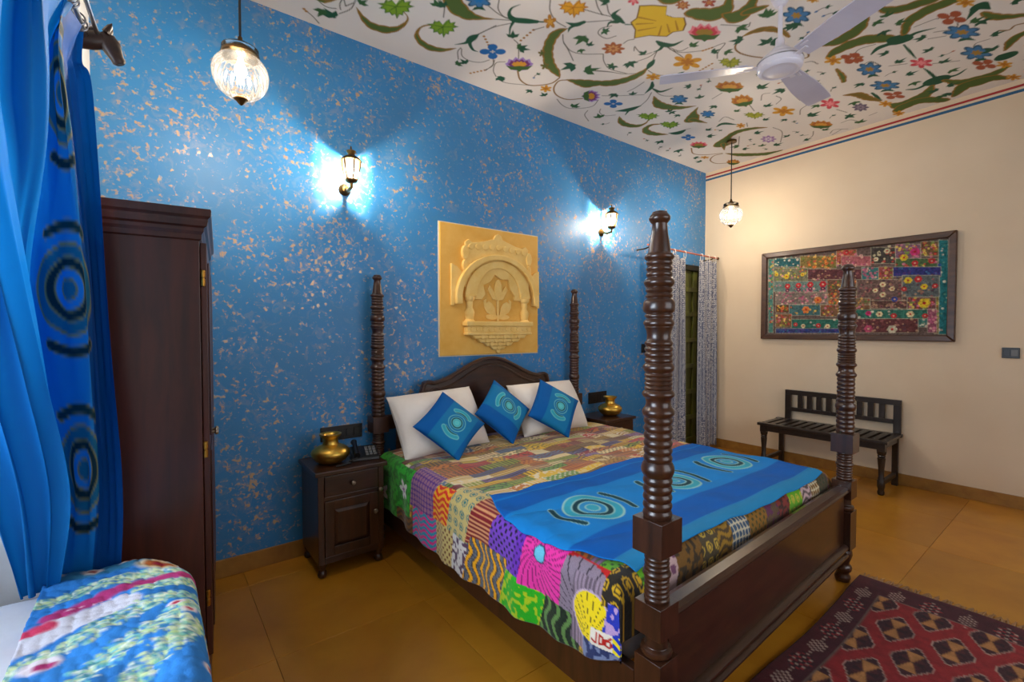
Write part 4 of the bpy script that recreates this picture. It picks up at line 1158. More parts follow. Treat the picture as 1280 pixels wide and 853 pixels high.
# ================================================================== NIGHTSTANDS
def nightstand(name, label, x0, x1, y0, y1, zt):
    t = thing(name, label, 'nightstand', ((x0 + x1) / 2, (y0 + y1) / 2, 0), 0, 'bedside cabinets')
    ox = 0.02
    MB().box(x0 - ox, x1 + ox, y0 - ox, y1, zt - 0.028, zt).build('top', 'wood_h', t, bevel=0.005)
    MB().box(x0, x1, y0 + 0.012, y1 - 0.005, 0.085, zt - 0.028).build('body', 'wood', t, bevel=0.003)
    for a, b in ((x0, x0 + 0.035), (x1 - 0.035, x1)):
        MB().box(a, b, y0, y0 + 0.012, 0.085, zt - 0.028).build('stile', 'wood', t, bevel=0.002)
    MB().box(x0 + 0.035, x1 - 0.035, y0, y0 + 0.012, 0.085, 0.125).build('rail', 'wood_h', t, bevel=0.002)
    MB().box(x0 + 0.035, x1 - 0.035, y0, y0 + 0.012, zt - 0.185, zt - 0.160).build('rail', 'wood_h', t, bevel=0.002)
    d = MB().box(x0 + 0.038, x1 - 0.038, y0 - 0.004, y0 + 0.012, zt - 0.158, zt - 0.034).build('drawer', 'wood_h', t, bevel=0.003)
    cx = (x0 + x1) / 2
    kn = [(0.006, 0), (0.006, -0.010), (0.013, -0.014), (0.015, -0.021), (0.011, -0.028), (0.0, -0.030)]
    MB().lathe(kn, (cx, y0 - 0.004, zt - 0.096), 14, 'y').build('knob', 'knob', d)
    dr = MB()
    a0, a1, z0, z1 = x0 + 0.038, x1 - 0.038, 0.127, zt - 0.187
    f = 0.055
    dr.box(a0, a0 + f, y0 - 0.004, y0 + 0.012, z0, z1).box(a1 - f, a1, y0 - 0.004, y0 + 0.012, z0, z1).box(a0 + f, a1 - f, y0 - 0.004, y0 + 0.012, z0, z0 + f).box(a0 + f, a1 - f, y0 - 0.004, y0 + 0.012, z1 - f, z1)
    dr = dr.build('door', 'wood', t, bevel=0.002)
    pz0, pz1, px0, px1 = z0 + f, z1 - f, a0 + f, a1 - f
    b = 0.022
    vs = [(px0, y0 + 0.010, pz0), (px1, y0 + 0.010, pz0), (px1, y0 + 0.010, pz1), (px0, y0 + 0.010, pz1), (px0 + b, y0 - 0.002, pz0 + b), (px1 - b, y0 - 0.002, pz0 + b), (px1 - b, y0 - 0.002, pz1 - b), (px0 + b, y0 - 0.002, pz1 - b)]
    MB().add(vs, [(0, 1, 5, 4), (1, 2, 6, 5), (2, 3, 7, 6), (3, 0, 4, 7), (4, 5, 6, 7), (3, 2, 1, 0)]).build('raised_panel', 'wood', dr)
    MB().lathe(kn, (a1 - f * 0.45, y0 - 0.004, (z0 + z1) / 2 + 0.05), 14, 'y').build('knob', 'knob', dr)
    MB().lathe(kn, (x1 - 0.030, y0, zt - 0.172), 12, 'y').build('latch_knob', 'knob', t)
    ft = [(0.016, 0), (0.024, 0.006), (0.028, 0.020), (0.024, 0.036), (0.017, 0.044), (0.020, 0.056), (0.026, 0.066), (0.026, 0.086)]
    for x in (x0 + 0.028, x1 - 0.028):
        for y in (y0 + 0.030, y1 - 0.035):
            MB().lathe(ft, (x, y, 0), 16).build('foot', 'wood', t)
    return t
nightstand('nightstand', 'dark bedside cabinet holding the telephone and a brass pot', 0.760, 1.165, 2.865, 3.245, 0.650)
nightstand('nightstand', 'dark bedside cabinet beyond the bed, with only a brass pot on it', 3.305, 3.710, 2.865, 3.245, 0.650)
def brass_pot(x, y, z, s, label):
    pr = [(0.045, 0), (0.070, 0.004), (0.098, 0.022), (0.118, 0.050), (0.124, 0.070), (0.118, 0.086), (0.098, 0.104), (0.070, 0.118), (0.052, 0.126), (0.048, 0.138), (0.047, 0.158), (0.052, 0.170), (0.064, 0.180), (0.070, 0.188), (0.070, 0.196), (0.062, 0.196), (0.046, 0.184), (0.040, 0.160), (0.040, 0.135), (0.0, 0.128)]
    o = MB().lathe([(r * s, h * s) for r, h in pr], (0, 0, 0), 36).build('brass_pot', 'brass'); o.location = (x, y, z)
    tag(o, label, 'pot', 'brass water pots')
brass_pot(0.885, 3.035, 0.650, 0.95, 'round brass water pot beside the telephone')
brass_pot(3.56, 3.03, 0.650, 0.95, 'round brass water pot on the cabinet beyond the bed')
# telephone
ph = thing('telephone', 'black desk telephone with keypad on the bedside cabinet', 'telephone', (1.085, 3.02, 0.650), R(-12))
MB().prism([(-0.085, 0.0), (0.085, 0.0), (0.085, 0.060), (0.060, 0.066), (-0.080, 0.022)], -0.075, 0.095, 'yz').build('body', 'black', ph, local=True, bevel=0.006)
def on_slope(y): return 0.022 + (y + 0.080) * (0.044 / 0.140)
for i in range(3):
    for j in range(4):
        y = -0.055 + j * 0.026; x = 0.015 + i * 0.024; z = on_slope(y)
        MB().box(x, x + 0.017, y, y + 0.017, z - 0.004, z + 0.009).build('key', 'grey_plastic', ph, local=True)
MB().tube([(-0.045, -0.085, 0.040), (-0.045, -0.05, 0.052), (-0.045, 0.05, 0.084), (-0.045, 0.085, 0.088)], [0.019, 0.015, 0.015, 0.021], 12).build('handset', 'black', ph, local=True)
MB().tube([(-0.050 + 0.012 * math.sin(k * 0.55) - 0.0035 * k, -0.085 - 0.0022 * k, max(0.007, 0.032 - 0.002 * k)) for k in range(34)], 0.0055, 6).build('cord', 'black', ph, local=True)
def switch_plate(name, label, x0, x1, z0, z1, wall, n, group=None):
    if wall == 'back':
        t = thing(name, label, 'switch', ((x0 + x1) / 2, YW, (z0 + z1) / 2), 0, group)
        MB().box(x0, x1, YW - 0.012, YW, z0, z1).build('plate', 'black', t, bevel=0.003)
        w = (x1 - x0 - 0.02) / n
        for k in range(n):
            MB().box(x0 + 0.012 + k * w, x0 + 0.008 + (k + 1) * w, YW - 0.016, YW - 0.012, z0 + 0.02, z1 - 0.02).build('rocker', 'black', t, bevel=0.002)
    else:
        t = thing(name, label, 'switch', (XW, (x0 + x1) / 2, (z0 + z1) / 2), 0, group)
        MB().box(XW - 0.012, XW, x0, x1, z0, z1).build('plate', 'black', t, bevel=0.003)
        w = (x1 - x0 - 0.016) / n
        for k in range(n):
            MB().box(XW - 0.016, XW - 0.012, x0 + 0.010 + k * w, x0 + 0.006 + (k + 1) * w, z0 + 0.018, z1 - 0.018).build('rocker', 'grey_plastic' if k == 0 else 'black', t, bevel=0.002)
switch_plate('switch_panel', 'long black switch panel on the blue wall above the telephone', 0.885, 1.168, 0.735, 0.832, 'back', 5)
switch_plate('switch_panel', 'long black switch panel on the blue wall behind the brass pot, beyond the bed', 3.50, 3.768, 0.735, 0.850, 'back', 5)
switch_plate('light_switch', 'small black switch on the cream wall beside the embroidered hanging', 0.478, 0.582, 1.255, 1.343, 'right', 2)
switch_plate('light_switch', 'small black switch on the blue wall near the curtained doorway', 4.36, 4.46, 1.23, 1.33, 'back', 2)

# ================================================================== CARVED PLAQUE
PX0, PX1, PZ0, PZ1 = 1.792, 2.803, 1.286, 2.342
pq = thing('carved_wall_plaque', 'yellow sandstone plaque carved as a balcony window above the headboard', 'plaque', ((PX0 + PX1) / 2, YW, PZ0))
def uv(u, v): return PX0 + u * (PX1 - PX0), PZ0 + v * (PZ1 - PZ0)
def relief(name, poly, d, mat='sandstone_l', back=0.018, bevel=0.006, parent=None):
    return MB().prism([uv(*p) for p in poly], YW - d, YW - back, 'xz').build(name, mat, parent or pq, bevel=bevel)
MB().box(PX0, PX1, YW - 0.020, YW, PZ0, PZ1).build('slab', 'sandstone', pq, bevel=0.004)
MB().box(PX0 - 0.008, PX1 + 0.008, YW - 0.010, YW, PZ0 - 0.008, PZ1 + 0.008).build('plaster_edge', 'edge_paint', pq)
def arc(cx, cy, rx, ry, a0, a1, n=22): return [(cx + rx * math.cos(R(a0 + (a1 - a0) * k / n)), cy + ry * math.sin(R(a0 + (a1 - a0) * k / n))) for k in range(n + 1)]
CXU = 0.545
relief('pediment', [(0.21, 0.52), (0.205, 0.80), (0.225, 0.83), (0.215, 0.87), (0.25, 0.895), (0.29, 0.875), (0.36, 0.885), (0.44, 0.905), (0.50, 0.925), (0.515, 0.955), (0.545, 0.97), (0.575, 0.955), (0.59, 0.925), (0.66, 0.905), (0.73, 0.885), (0.80, 0.875), (0.84, 0.895), (0.875, 0.87), (0.865, 0.83), (0.885, 0.80), (0.88, 0.52)] + arc(CXU, 0.455, 0.29, 0.25, 15, 165, 20), 0.040, 'sandstone_l')
for k in range(9):
    u = 0.27 + k * 0.0685
    relief('rosette', arc(u, 0.855 - 0.004 * abs(k - 4), 0.024, 0.022, 0, 345, 12), 0.048, bevel=0.004)
for sx in (0.215, 0.875):
    relief('scroll', arc(sx, 0.79, 0.030, 0.055, 0, 350, 16), 0.052, bevel=0.006)
    relief('scroll', arc(sx, 0.69, 0.024, 0.045, 0, 350, 16), 0.050, bevel=0.006)
relief('outer_arch', arc(CXU, 0.44, 0.425, 0.355, 188, -8, 34) + arc(CXU, 0.44, 0.372, 0.312, -8, 188, 34), 0.075, bevel=0.006)
relief('inner_arch', arc(CXU, 0.455, 0.335, 0.288, 180, 0, 34) + arc(CXU, 0.455, 0.225, 0.232, 0, 180, 34), 0.060, bevel=0.006)
cusp = []
for k in range(0, 61):
    a = PI * k / 60
    rr = 1 - 0.20 * abs(math.sin(a * 3.5))
    cusp.append((CXU + 0.170 * rr * math.cos(a), 0.475 + 0.165 * rr * math.sin(a)))
relief('cusped_arch', arc(CXU, 0.455, 0.240, 0.245, 180, 0, 30) + [(CXU + 0.24, 0.435), (CXU + 0.17, 0.435)] + cusp + [(CXU - 0.17, 0.435), (CXU - 0.24, 0.435)], 0.044, bevel=0.004)
for sx in (-1, 1):
    relief('wing', [(CXU + sx * 0.455, 0.70), (CXU + sx * 0.40, 0.68), (CXU + sx * 0.33, 0.62), (CXU + sx * 0.36, 0.50), (CXU + sx * 0.43, 0.38), (CXU + sx * 0.458, 0.38)], 0.040)
    px_, _ = uv(CXU + sx * 0.285, 0); pz0 = uv(0, 0.255)[1]; pz1 = uv(0, 0.455)[1]; hh = pz1 - pz0
    MB().lathe([(0.046, 0), (0.046, 0.06 * hh), (0.034, 0.10 * hh), (0.040, 0.25 * hh), (0.044, 0.38 * hh), (0.034, 0.50 * hh), (0.026, 0.56 * hh), (0.030, 0.72 * hh), (0.028, 0.80 * hh), (0.042, 0.86 * hh), (0.046, 0.92 * hh), (0.046, hh)], (px_, YW - 0.030, pz0), 18).build('column', 'sandstone_l', pq)
relief('balcony_ledge', [(0.200, 0.225), (0.200, 0.262), (0.885, 0.262), (0.885, 0.225)], 0.095)
relief('balcony_parapet', [(0.215, 0.175), (0.215, 0.225), (0.870, 0.225), (0.870, 0.175)], 0.080)
relief('balcony_base', [(0.21, 0.155), (0.21, 0.176), (0.875, 0.176), (0.875, 0.155)], 0.088)
for k in range(11):
    u = 0.25 + k * 0.0585
    relief('stud', arc(u, 0.200, 0.015, 0.014, 0, 340, 8), 0.086, bevel=0.003)
for i, (hw, v0, v1, d) in enumerate(((0.285, 0.125, 0.156, 0.078), (0.225, 0.095, 0.126, 0.068), (0.155, 0.065, 0.096, 0.056), (0.085, 0.035, 0.066, 0.044), (0.035, 0.012, 0.036, 0.034))):
    relief('corbel_tier', [(CXU - hw + 0.03, v0), (CXU - hw, v1), (CXU + hw, v1), (CXU + hw - 0.03, v0)], d, bevel=0.010)
    n = max(1, int(hw * 22))
    for k in range(n):
        u = CXU + (k - (n - 1) / 2) * (1.6 * hw / max(1, n))
        relief('corbel_leaf', arc(u, (v0 + v1) / 2, 0.020, 0.017, 0, 340, 9), d + 0.008, bevel=0.005)
# carved flower inside the niche
relief('flower_stem', [(CXU - 0.012, 0.262), (CXU - 0.010, 0.44), (CXU + 0.010, 0.44), (CXU + 0.012, 0.262)], 0.036)
for sx in (-1, 1):
    relief('leaf', [(CXU + sx * a_, b_) for a_, b_ in ((0.012, 0.29), (0.06, 0.31), (0.115, 0.335), (0.14, 0.375), (0.145, 0.43), (0.115, 0.445), (0.12, 0.41), (0.095, 0.425), (0.06, 0.41), (0.03, 0.37))], 0.034, bevel=0.005)
    relief('leaf', arc(CXU + sx * 0.060, 0.298, 0.066, 0.024, 0, 345, 14), 0.032, bevel=0.007)
    relief('petal', [(CXU, 0.43), (CXU + sx * 0.055, 0.44), (CXU + sx * 0.105, 0.52), (CXU + sx * 0.085, 0.555), (CXU + sx * 0.045, 0.51)], 0.036, bevel=0.006)
relief('petal', arc(CXU, 0.515, 0.040, 0.085, 0, 345, 18), 0.040, bevel=0.005)

# ================================================================== LAMPS
def point(name, loc, e, col, rad, parent=None):
    l = bpy.data.lights.new(name, 'POINT'); l.energy = e; l.color = col; l.shadow_soft_size = rad
    o = bpy.data.objects.new(name, l); COL.objects.link(o); o.location = loc
    if parent: o.parent = parent
    return o
def sconce(x, z, label):
    t = thing('wall_lantern', label, 'wall lamp', (x, YW, z - 0.12), 0, 'lantern sconces')
    y = YW - 0.140
    # wall boss and arm
    MB().lathe([(0.040, 0), (0.040, -0.010), (0.028, -0.022), (0.022, -0.030), (0.0, -0.032)], (x, YW, z - 0.105), 20, 'y').build('wall_boss', 'antique', t)
    MB().tube([(x, YW - 0.02, z - 0.105), (x, YW - 0.08, z - 0.128), (x, y, z - 0.120), (x, y, z - 0.085)], 0.011, 10).build('arm', 'antique', t)
    MB().lathe([(0.018, -0.092), (0.034, -0.085), (0.040, -0.076), (0.040, -0.068), (0.0, -0.066)], (x, y, z), 20).build('cup', 'antique', t)
    MB().lathe([(0.030, -0.066), (0.040, -0.035), (0.050, 0.01), (0.055, 0.050)], (x, y, z), 20).build('glass', 'lantern', t)
    for k in range(6):
        a = PI / 6 + k * PI / 3
        MB().tube([(x + r * math.cos(a), y + r * math.sin(a), z + h) for r, h in ((0.036, -0.070), (0.045, -0.035), (0.056, 0.01), (0.060, 0.052))], 0.0055, 6).build('rib', 'antique', t)
    MB().lathe([(0.068, 0.052), (0.066, 0.060), (0.046, 0.078), (0.026, 0.090), (0.020, 0.094), (0.030, 0.112), (0.032, 0.118), (0.020, 0.122), (0.006, 0.130), (0.004, 0.150), (0.0, 0.152)], (x, y, z), 20).build('cap', 'antique', t)
    MB().lathe([(0.0, -0.03), (0.016, -0.015), (0.020, 0.0), (0.014, 0.018), (0.0, 0.026)], (x, y, z - 0.01), 14).build('bulb', 'bulb', t)
    p_ = point('lantern_light', (0, -0.140, 0.11), 32.0, (1.0, 0.83, 0.64), 0.012, t)
sconce(1.062, 2.562, 'lit antique brass wall lantern above the telephone nightstand')
sconce(3.680, 2.600, 'lit antique brass wall lantern on the blue wall nearer the doorway')
def pendant(x, y, z, label):
    k_ = 0.87
    zc = ceil_z(y)
    t = thing('pendant_lamp', label, 'pendant lamp', (x, y, z), 0, 'ribbed glass pendants')
    MB().tube([(x, y, z + 0.16), (x, y, zc)], 0.0055, 8).build('cord', 'cable', t)
    MB().lathe([(0.048, zc - 0.03), (0.048, zc - 0.01), (0.030, zc)], (x, y, 0), 18).build('ceiling_rose', 'antique', t)
    MB().lathe([(r * k_, h * k_) for r, h in ((0.034, 0.150), (0.030, 0.160), (0.014, 0.176), (0.010, 0.200), (0.0, 0.202))], (x, y, z), 18).build('cap', 'antique', t)
    MB().lathe([(r * k_, h * k_) for r, h in ((0.034, 0.152), (0.070, 0.150), (0.086, 0.140), (0.086, 0.128), (0.078, 0.118))], (x, y, z), 30).build('glass_collar', 'globe', t)
    MB().lathe([(r * k_, h * k_) for r, h in ((0.078, 0.118), (0.090, 0.112), (0.092, 0.098), (0.084, 0.092))], (x, y, z), 30).build('glass_ring', 'globe', t)
    MB().lathe([(r * k_, h * k_) for r, h in ((0.087, 0.104), (0.0875, 0.108), (0.0875, 0.112), (0.087, 0.116))], (x, y, z), 30).build('brass_band', 'antique', t)
    MB().lathe([(r * k_, h * k_) for r, h in ((0.084, 0.092), (0.106, 0.076), (0.124, 0.046), (0.131, 0.010), (0.126, -0.030), (0.108, -0.068), (0.082, -0.096), (0.052, -0.114), (0.032, -0.120))], (x, y, z), 96, ribs=24, rib=0.018).build('glass_globe', 'globe', t, sharp=80)
    MB().lathe([(r * k_, h * k_) for r, h in ((0.034, -0.116), (0.034, -0.122), (0.024, -0.130), (0.014, -0.142), (0.006, -0.150), (0.0, -0.152))], (x, y, z), 18).build('finial', 'antique', t)
    MB().lathe([(r * k_, h * k_) for r, h in ((0.0, -0.035), (0.022, -0.022), (0.030, 0.0), (0.026, 0.022), (0.014, 0.045), (0.012, 0.075), (0.0, 0.076))], (x, y, z + 0.02), 16).build('bulb', 'bulb', t)
    point('pendant_light', (0, 0, 0.02), 18.0, (1.0, 0.86, 0.68), 0.03, t)
pendant(0.335, 2.45, 2.648, 'lit ribbed glass globe pendant hanging over the wardrobe end')
pendant(4.920, 2.54, 2.715, 'lit ribbed glass globe pendant hanging by the cream wall')

# ================================================================== CEILING FAN
FX, FY = 3.02, 1.27; FZ = 3.085
fan = thing('ceiling_fan', 'white three-bladed ceiling fan hanging from the painted ceiling', 'fan', (FX, FY, FZ))
zc = ceil_z(FY)
MB().lathe([(0.060, zc), (0.058, zc - 0.03), (0.044, zc - 0.070), (0.030, zc - 0.095), (0.018, zc - 0.100)], (FX, FY, 0), 28).build('canopy', 'fan_white', fan)
MB().tube([(FX, FY, FZ + 0.08), (FX, FY, zc - 0.06)], 0.013, 14).build('down_rod', 'fan_white', fan)
MB().lathe([(0.024, 0.160), (0.026, 0.120), (0.050, 0.095), (0.066, 0.080), (0.070, 0.062)], (FX, FY, FZ), 28).build('lower_cup', 'fan_white', fan)
MB().lathe([(0.070, 0.062), (0.104, 0.050), (0.122, 0.030), (0.126, 0.008), (0.120, -0.008), (0.122, -0.014), (0.116, -0.026), (0.098, -0.034), (0.086, -0.030), (0.060, -0.038), (0.0, -0.042)], (FX, FY, FZ), 40).build('motor_housing', 'fan_white', fan)
MB().lathe([(0.1235, 0.024), (0.1262, 0.022), (0.1262, 0.018), (0.1255, 0.016)], (FX, FY, FZ), 40).build('trim_ring', 'steel', fan)
bl = MB()
def blade_mesh():
    n = 14; vs = []
    for k in range(n + 1):
        t = k / n; x = 0.155 + t * 0.535
        w = 0.052 + 0.022 * min(1, t * 2.2); tw = -R(13) * (1 - 0.4 * t)
        if t > 0.96: w -= 0.006
        for sg in (-1, 1):
            for th in (0.003, -0.003):
                vs.append((x, sg * w * math.cos(tw), 0.006 + sg * w * math.sin(tw) + th))
    fs = []
    for k in range(n):
        a = 4 * k; b = a + 4
        fs += [(a, a + 2, b + 2, b), (a + 1, b + 1, b + 3, a + 3), (a, b, b + 1, a + 1), (a + 2, a + 3, b + 3, b + 2)]
    fs += [(0, 1, 3, 2), (4 * n, 4 * n + 2, 4 * n + 3, 4 * n + 1)]
    return vs, fs
for k in range(3):
    a = R((128, 2, -114)[k])
    b = MB().add(*blade_mesh()).build('blade', 'fan_blade', fan, local=True); b.rotation_euler = (0, 0, a)
    MB().box(0.10, 0.20, -0.018, 0.018, 0.001, 0.006).box(0.185, 0.235, -0.042, 0.042, 0.009, 0.013).build('blade_arm', 'fan_white', b, local=True, bevel=0.002)

# ================================================================== WARDROBE
wdx = thing('wardrobe', 'tall dark reddish wooden wardrobe with moulded cornice beside the blue curtain', 'wardrobe', (0.150, 2.200, 0), R(-5.5))
WD, WLN = 0.378, 1.022
MB().box(-WD, 0, 0, WLN, 0.165, 1.865).build('carcass', 'wood_w', wdx, local=True, bevel=0.003)
MB().box(-WD, 0.014, -0.014, WLN, 0.0, 0.165).build('plinth', 'wood_w', wdx, local=True, bevel=0.004)
cr = [(0.0, 1.845), (-0.008, 1.850), (-0.008, 1.868), (-0.016, 1.880), (-0.016, 1.893), (-0.026, 1.900), (-0.030, 1.918), (-0.030, 1.926), (-0.040, 1.936), (-0.042, 1.960), (0.0, 1.960)]
MB().prism([(y, z) for y, z in cr], -WD, 0.0, 'yz').add(
    [(-y, y, z) for y, z in cr] + [(-y, WLN, z) for y, z in cr] + [(0, y, z) for y, z in cr],
    [(i, i + 1, len(cr) + i + 1, len(cr) + i) for i in range(len(cr) - 1)] + [(2 * len(cr) + i, 2 * len(cr) + i + 1, i + 1, i) for i in range(len(cr) - 1)]).box(-WD, 0.04, -0.04, WLN, 1.958, 1.964).build('cornice', 'wood_w', wdx, local=True)
for a, b in ((0.012, 0.508), (0.514, 1.010)):
    d_ = MB().box(0.002, 0.024, a, b, 0.180, 1.840).build('door', 'wood_w', wdx, local=True, bevel=0.003)
    MB().box(0.024, 0.030, a + 0.07, b - 0.07, 0.26, 1.00).box(0.024, 0.030, a + 0.07, b - 0.07, 1.06, 1.77).build('door_panel', 'wood_w', d_, local=True, bevel=0.004)
    yk = b - 0.035 if a < 0.3 else a + 0.035
    MB().lathe([(0.007, 0.024), (0.007, 0.036), (0.015, 0.042), (0.012, 0.052), (0.0, 0.054)], (0, yk, 1.0), 14, 'x').build('knob', 'knob', d_, local=True)
for z in (0.42, 1.02, 1.70):
    MB().lathe([(0.006, -0.032), (0.008, -0.030), (0.008, -0.004), (0.006, -0.002), (0.006, 0.002), (0.008, 0.004), (0.008, 0.030), (0.006, 0.032)], (0.010, 0.004, z), 10).build('hinge', 'gold_hinge', wdx, local=True)

# ================================================================== DAYBED, ITS QUILT, ALCOVE CURTAIN
db = thing('daybed', 'low daybed with white sheeted mattress set into the window alcove', 'daybed', (-0.45, 1.30, 0))
MB().box(-1.02, 0.06, 0.42, 2.08, 0.0, 0.44).build('plinth', 'white_wall', db, bevel=0.006)
o = MB().box(-1.03, 0.075, 0.40, 2.09, 0.44, 0.655).build('mattress', 'sheet', db, bevel=0.045, seg=4)
o.data.polygons.foreach_set('use_smooth', [True] * len(o.data.polygons))
# quilt along its room side, hanging down over edge and end
sx = np.arange(0, 0.95, 0.0055); ty = np.arange(0, 1.75, 0.0055)
cv = Canvas(sx, ty, NPS(48, 128, 206))
SXg, TYg = np.meshgrid(sx, ty, indexing='ij')
nz = vnoise(SXg, TYg, 14, 2); cv.c = cv.c * (0.75 + 0.5 * nz[..., None])
rg = np.random.RandomState(5)
def band(pts, w, col, op=1.0): cv.stroke(pts, [w] * len(pts), col, 0.012, op)
# ty measured from the end by the wardrobe; bands run obliquely across
tealc = NPS(50, 116, 150)
cv.poly([(-.1, -.1), (1, -.1), (1, .12), (-.1, .10)], tealc, .02)
for a in np.linspace(0.02, 0.6, 7):
    cv.disc(a, 0.055 + 0.02 * math.sin(a * 20), 0.026, 0.020, NPS(214, 196, 180), .01); cv.disc(a, 0.055 + 0.02 * math.sin(a * 20), 0.014, 0.010, NPS(140, 40, 40), .008)
cv.disc(0.30, 0.10, 0.065, 0.040, NPS(220, 200, 160), .015); cv.disc(0.30, 0.10, 0.046, 0.028, NPS(170, 90, 40), .012); cv.disc(0.30, 0.10, 0.020, 0.012, NPS(140, 30, 50), .008)
def vine(pts, w, seed, cols):
    r_ = np.random.RandomState(seed); p, _ = catmull(np.array(pts, float), np.ones(len(pts)), 16)
    for q in p:
        for k in range(16):
            c = q + r_.uniform(-w, w, 2); cv.disc(c[0], c[1], r_.uniform(.003, .009), r_.uniform(.003, .006), cols[r_.randint(len(cols))], .006)
LG = [NPS(186, 214, 150), NPS(206, 222, 170), NPS(120, 190, 170), NPS(224, 232, 214), NPS(60, 130, 150)]
vine([(-.05, .26), (.15, .20), (.35, .17), (.55, .22), (.8, .30)], .030, 1, LG)
band([(.05, .36), (.18, .27), (.30, .225), (.50, .23), (.90, .34)], .024, NPS(176, 54, 116))
for k in range(60):
    t = rg.rand(); c = np.array([.08 + .75 * t, .33 - .2 * t + .22 * t * t]) + rg.uniform(-.015, .015, 2); cv.disc(c[0], c[1], .004, .004, NPS(236, 190, 210), .004)
vine([(.25, .29), (.38, .27), (.60, .30), (.9, .42)], .026, 2, LG)
band([(-.05, .50), (.08, .42), (.20, .36)], .050, NPS(214, 214, 226)); band([(-.05, .43), (.05, .40)], .02, NPS(206, 60, 96))
vine([(-.05, .62), (.12, .52), (.30, .40), (.50, .40), (.9, .55)], .032, 3, LG + [NPS(150, 200, 190)])
vine([(-.05, .85), (.12, .72), (.28, .56), (.46, .46), (.8, .60)], .034, 4, LG + [NPS(110, 190, 200)])
vine([(.05, 1.05), (.18, .88), (.32, .66), (.42, .60), (.8, .8)], .034, 6, LG)
for a, b in ((.06, .60), (.02, .95), (.12, 1.2)): cv.disc(a, b, .04, .035, NPS(222, 214, 224), .01); cv.disc(a + .01, b + .01, .022, .02, NPS(170, 50, 110), .01)
for a, b in ((.36, .52), (.33, .47), (.40, .80), (.30, .95)): cv.disc(a, b, .022, .016, NPS(226, 214, 214), .008); cv.disc(a, b, .011, .008, NPS(180, 40, 70), .006)
vine([(.46, .14), (.60, .20), (.8, .24)], .02, 8, [NPS(186, 176, 80), NPS(160, 150, 70)])
vine([(.44, .60), (.60, .66), (.8, .75)], .03, 9, [NPS(190, 130, 60), NPS(150, 60, 50), NPS(180, 160, 90)])
for k in range(5): vine([(rg.uniform(0, .4), 1.0 + .14 * k), (rg.uniform(.3, .6), 1.05 + .14 * k), (.9, 1.1 + .14 * k)], .03, 20 + k, LG)
XE = 0.098; ZQ = 0.680; rr = 0.06
flat = 0.385 - rr
a_ = np.clip((SXg - flat) / rr, 0, PI / 2); dwn = np.maximum(0, SXg - flat - rr * PI / 2)
Xd = np.where(SXg < flat, XE - 0.385 + SXg, XE - rr + rr * np.sin(a_)); dz1 = np.where(SXg < flat, 0, rr - rr * np.cos(a_)) + dwn
Yd = 2.158 - TYg - 0.12 * np.clip(SXg / 0.36, 0, 1) * np.clip(1 - TYg / 0.5, 0, 1)
rc = np.clip((0.07 - TYg) / 0.07, 0, 1); dz2 = 0.05 * (1 - np.sqrt(np.maximum(0, 1 - rc ** 2)))
corner = np.clip((0.22 - TYg) / 0.22, 0, 1) ** 2 * np.clip((SXg - 0.2) / 0.2, 0, 1)
Xd = Xd - 0.055 * corner; Yd = Yd - 0.015 * np.clip((SXg - 0.22) / 0.2, 0, 1) * np.clip((0.4 - TYg) / 0.4, 0, 1)
Zd = ZQ - dz1 - dz2 + 0.006 * np.sin(SXg * 30) * np.sin(TYg * 22) + 0.020 * np.exp(-((SXg - 0.22) / 0.1) ** 2) * np.exp(-(TYg / 0.25) ** 2)
rp = np.random.RandomState(9); gx, gy = np.meshgrid(np.arange(-1, 36), np.arange(-1, 66), indexing='ij')
qx = (gx + rp.uniform(-.35, .35, gx.shape)) * 0.029; qy = (gy + rp.uniform(-.35, .35, gx.shape)) * 0.029
bi = (SXg / 0.029).astype(int) + 1; bj = (TYg / 0.029).astype(int) + 1; dm = np.full(SXg.shape, 1.0)
for di in (-1, 0, 1):
    for dj in (-1, 0, 1):
        a2 = np.clip(bi + di, 0, gx.shape[0] - 1); b2 = np.clip(bj + dj, 0, gx.shape[1] - 1)
        dm = np.minimum(dm, np.hypot(SXg - qx[a2, b2], TYg - qy[a2, b2]))
puff = 0.0065 * (1 - np.clip(dm / 0.022, 0, 1) ** 2)
outw = np.clip(dwn / 0.03, 0, 1)
Zd = Zd + puff * (1 - outw); Xd = Xd + puff * outw
Xd = Xd + 0.012 * np.sin(TYg * 12 + 1) * np.clip(dwn / 0.2, 0, 1)
grid_obj('kantha_quilt', np.stack([Xd, Yd, Zd], -1), cv.c, 'dayquilt', solid=0.010)
tag(bpy.data.objects['kantha_quilt'], 'stitched blue floral quilt draped over the daybed edge', 'quilt')

# curtain rod with a carved horse-head bracket
rod = thing('curtain_rod', 'steel curtain rod on a carved horse-head bracket beside the blue curtain', 'curtain rod', (-0.19, 2.16, 2.53))
MB().tube([(-0.172, 2.240, 2.530), (-0.295, 0.295, 2.530)], 0.011, 12).build('rod', 'steel', rod)
MB().tube([(-0.138, 2.240, 2.548), (-0.262, 0.295, 2.548)], 0.007, 10).build('rod', 'steel', rod)
hs = MB().box(-0.235, -0.222, 2.205, 2.275, 2.485, 2.575)
hs.tube([(-0.225, 2.24, 2.520), (-0.190, 2.24, 2.520), (-0.160, 2.24, 2.524), (-0.138, 2.24, 2.532), (-0.122, 2.24, 2.540)], [0.034, 0.034, 0.033, 0.032, 0.026], 14, 0.7)
hs.tube([(-0.128, 2.24, 2.560), (-0.116, 2.24, 2.545), (-0.104, 2.24, 2.522), (-0.094, 2.24, 2.500), (-0.086, 2.24, 2.482), (-0.080, 2.24, 2.470), (-0.077, 2.24, 2.464)], [0.014, 0.028, 0.032, 0.026, 0.021, 0.021, 0.014], 14, 0.7)
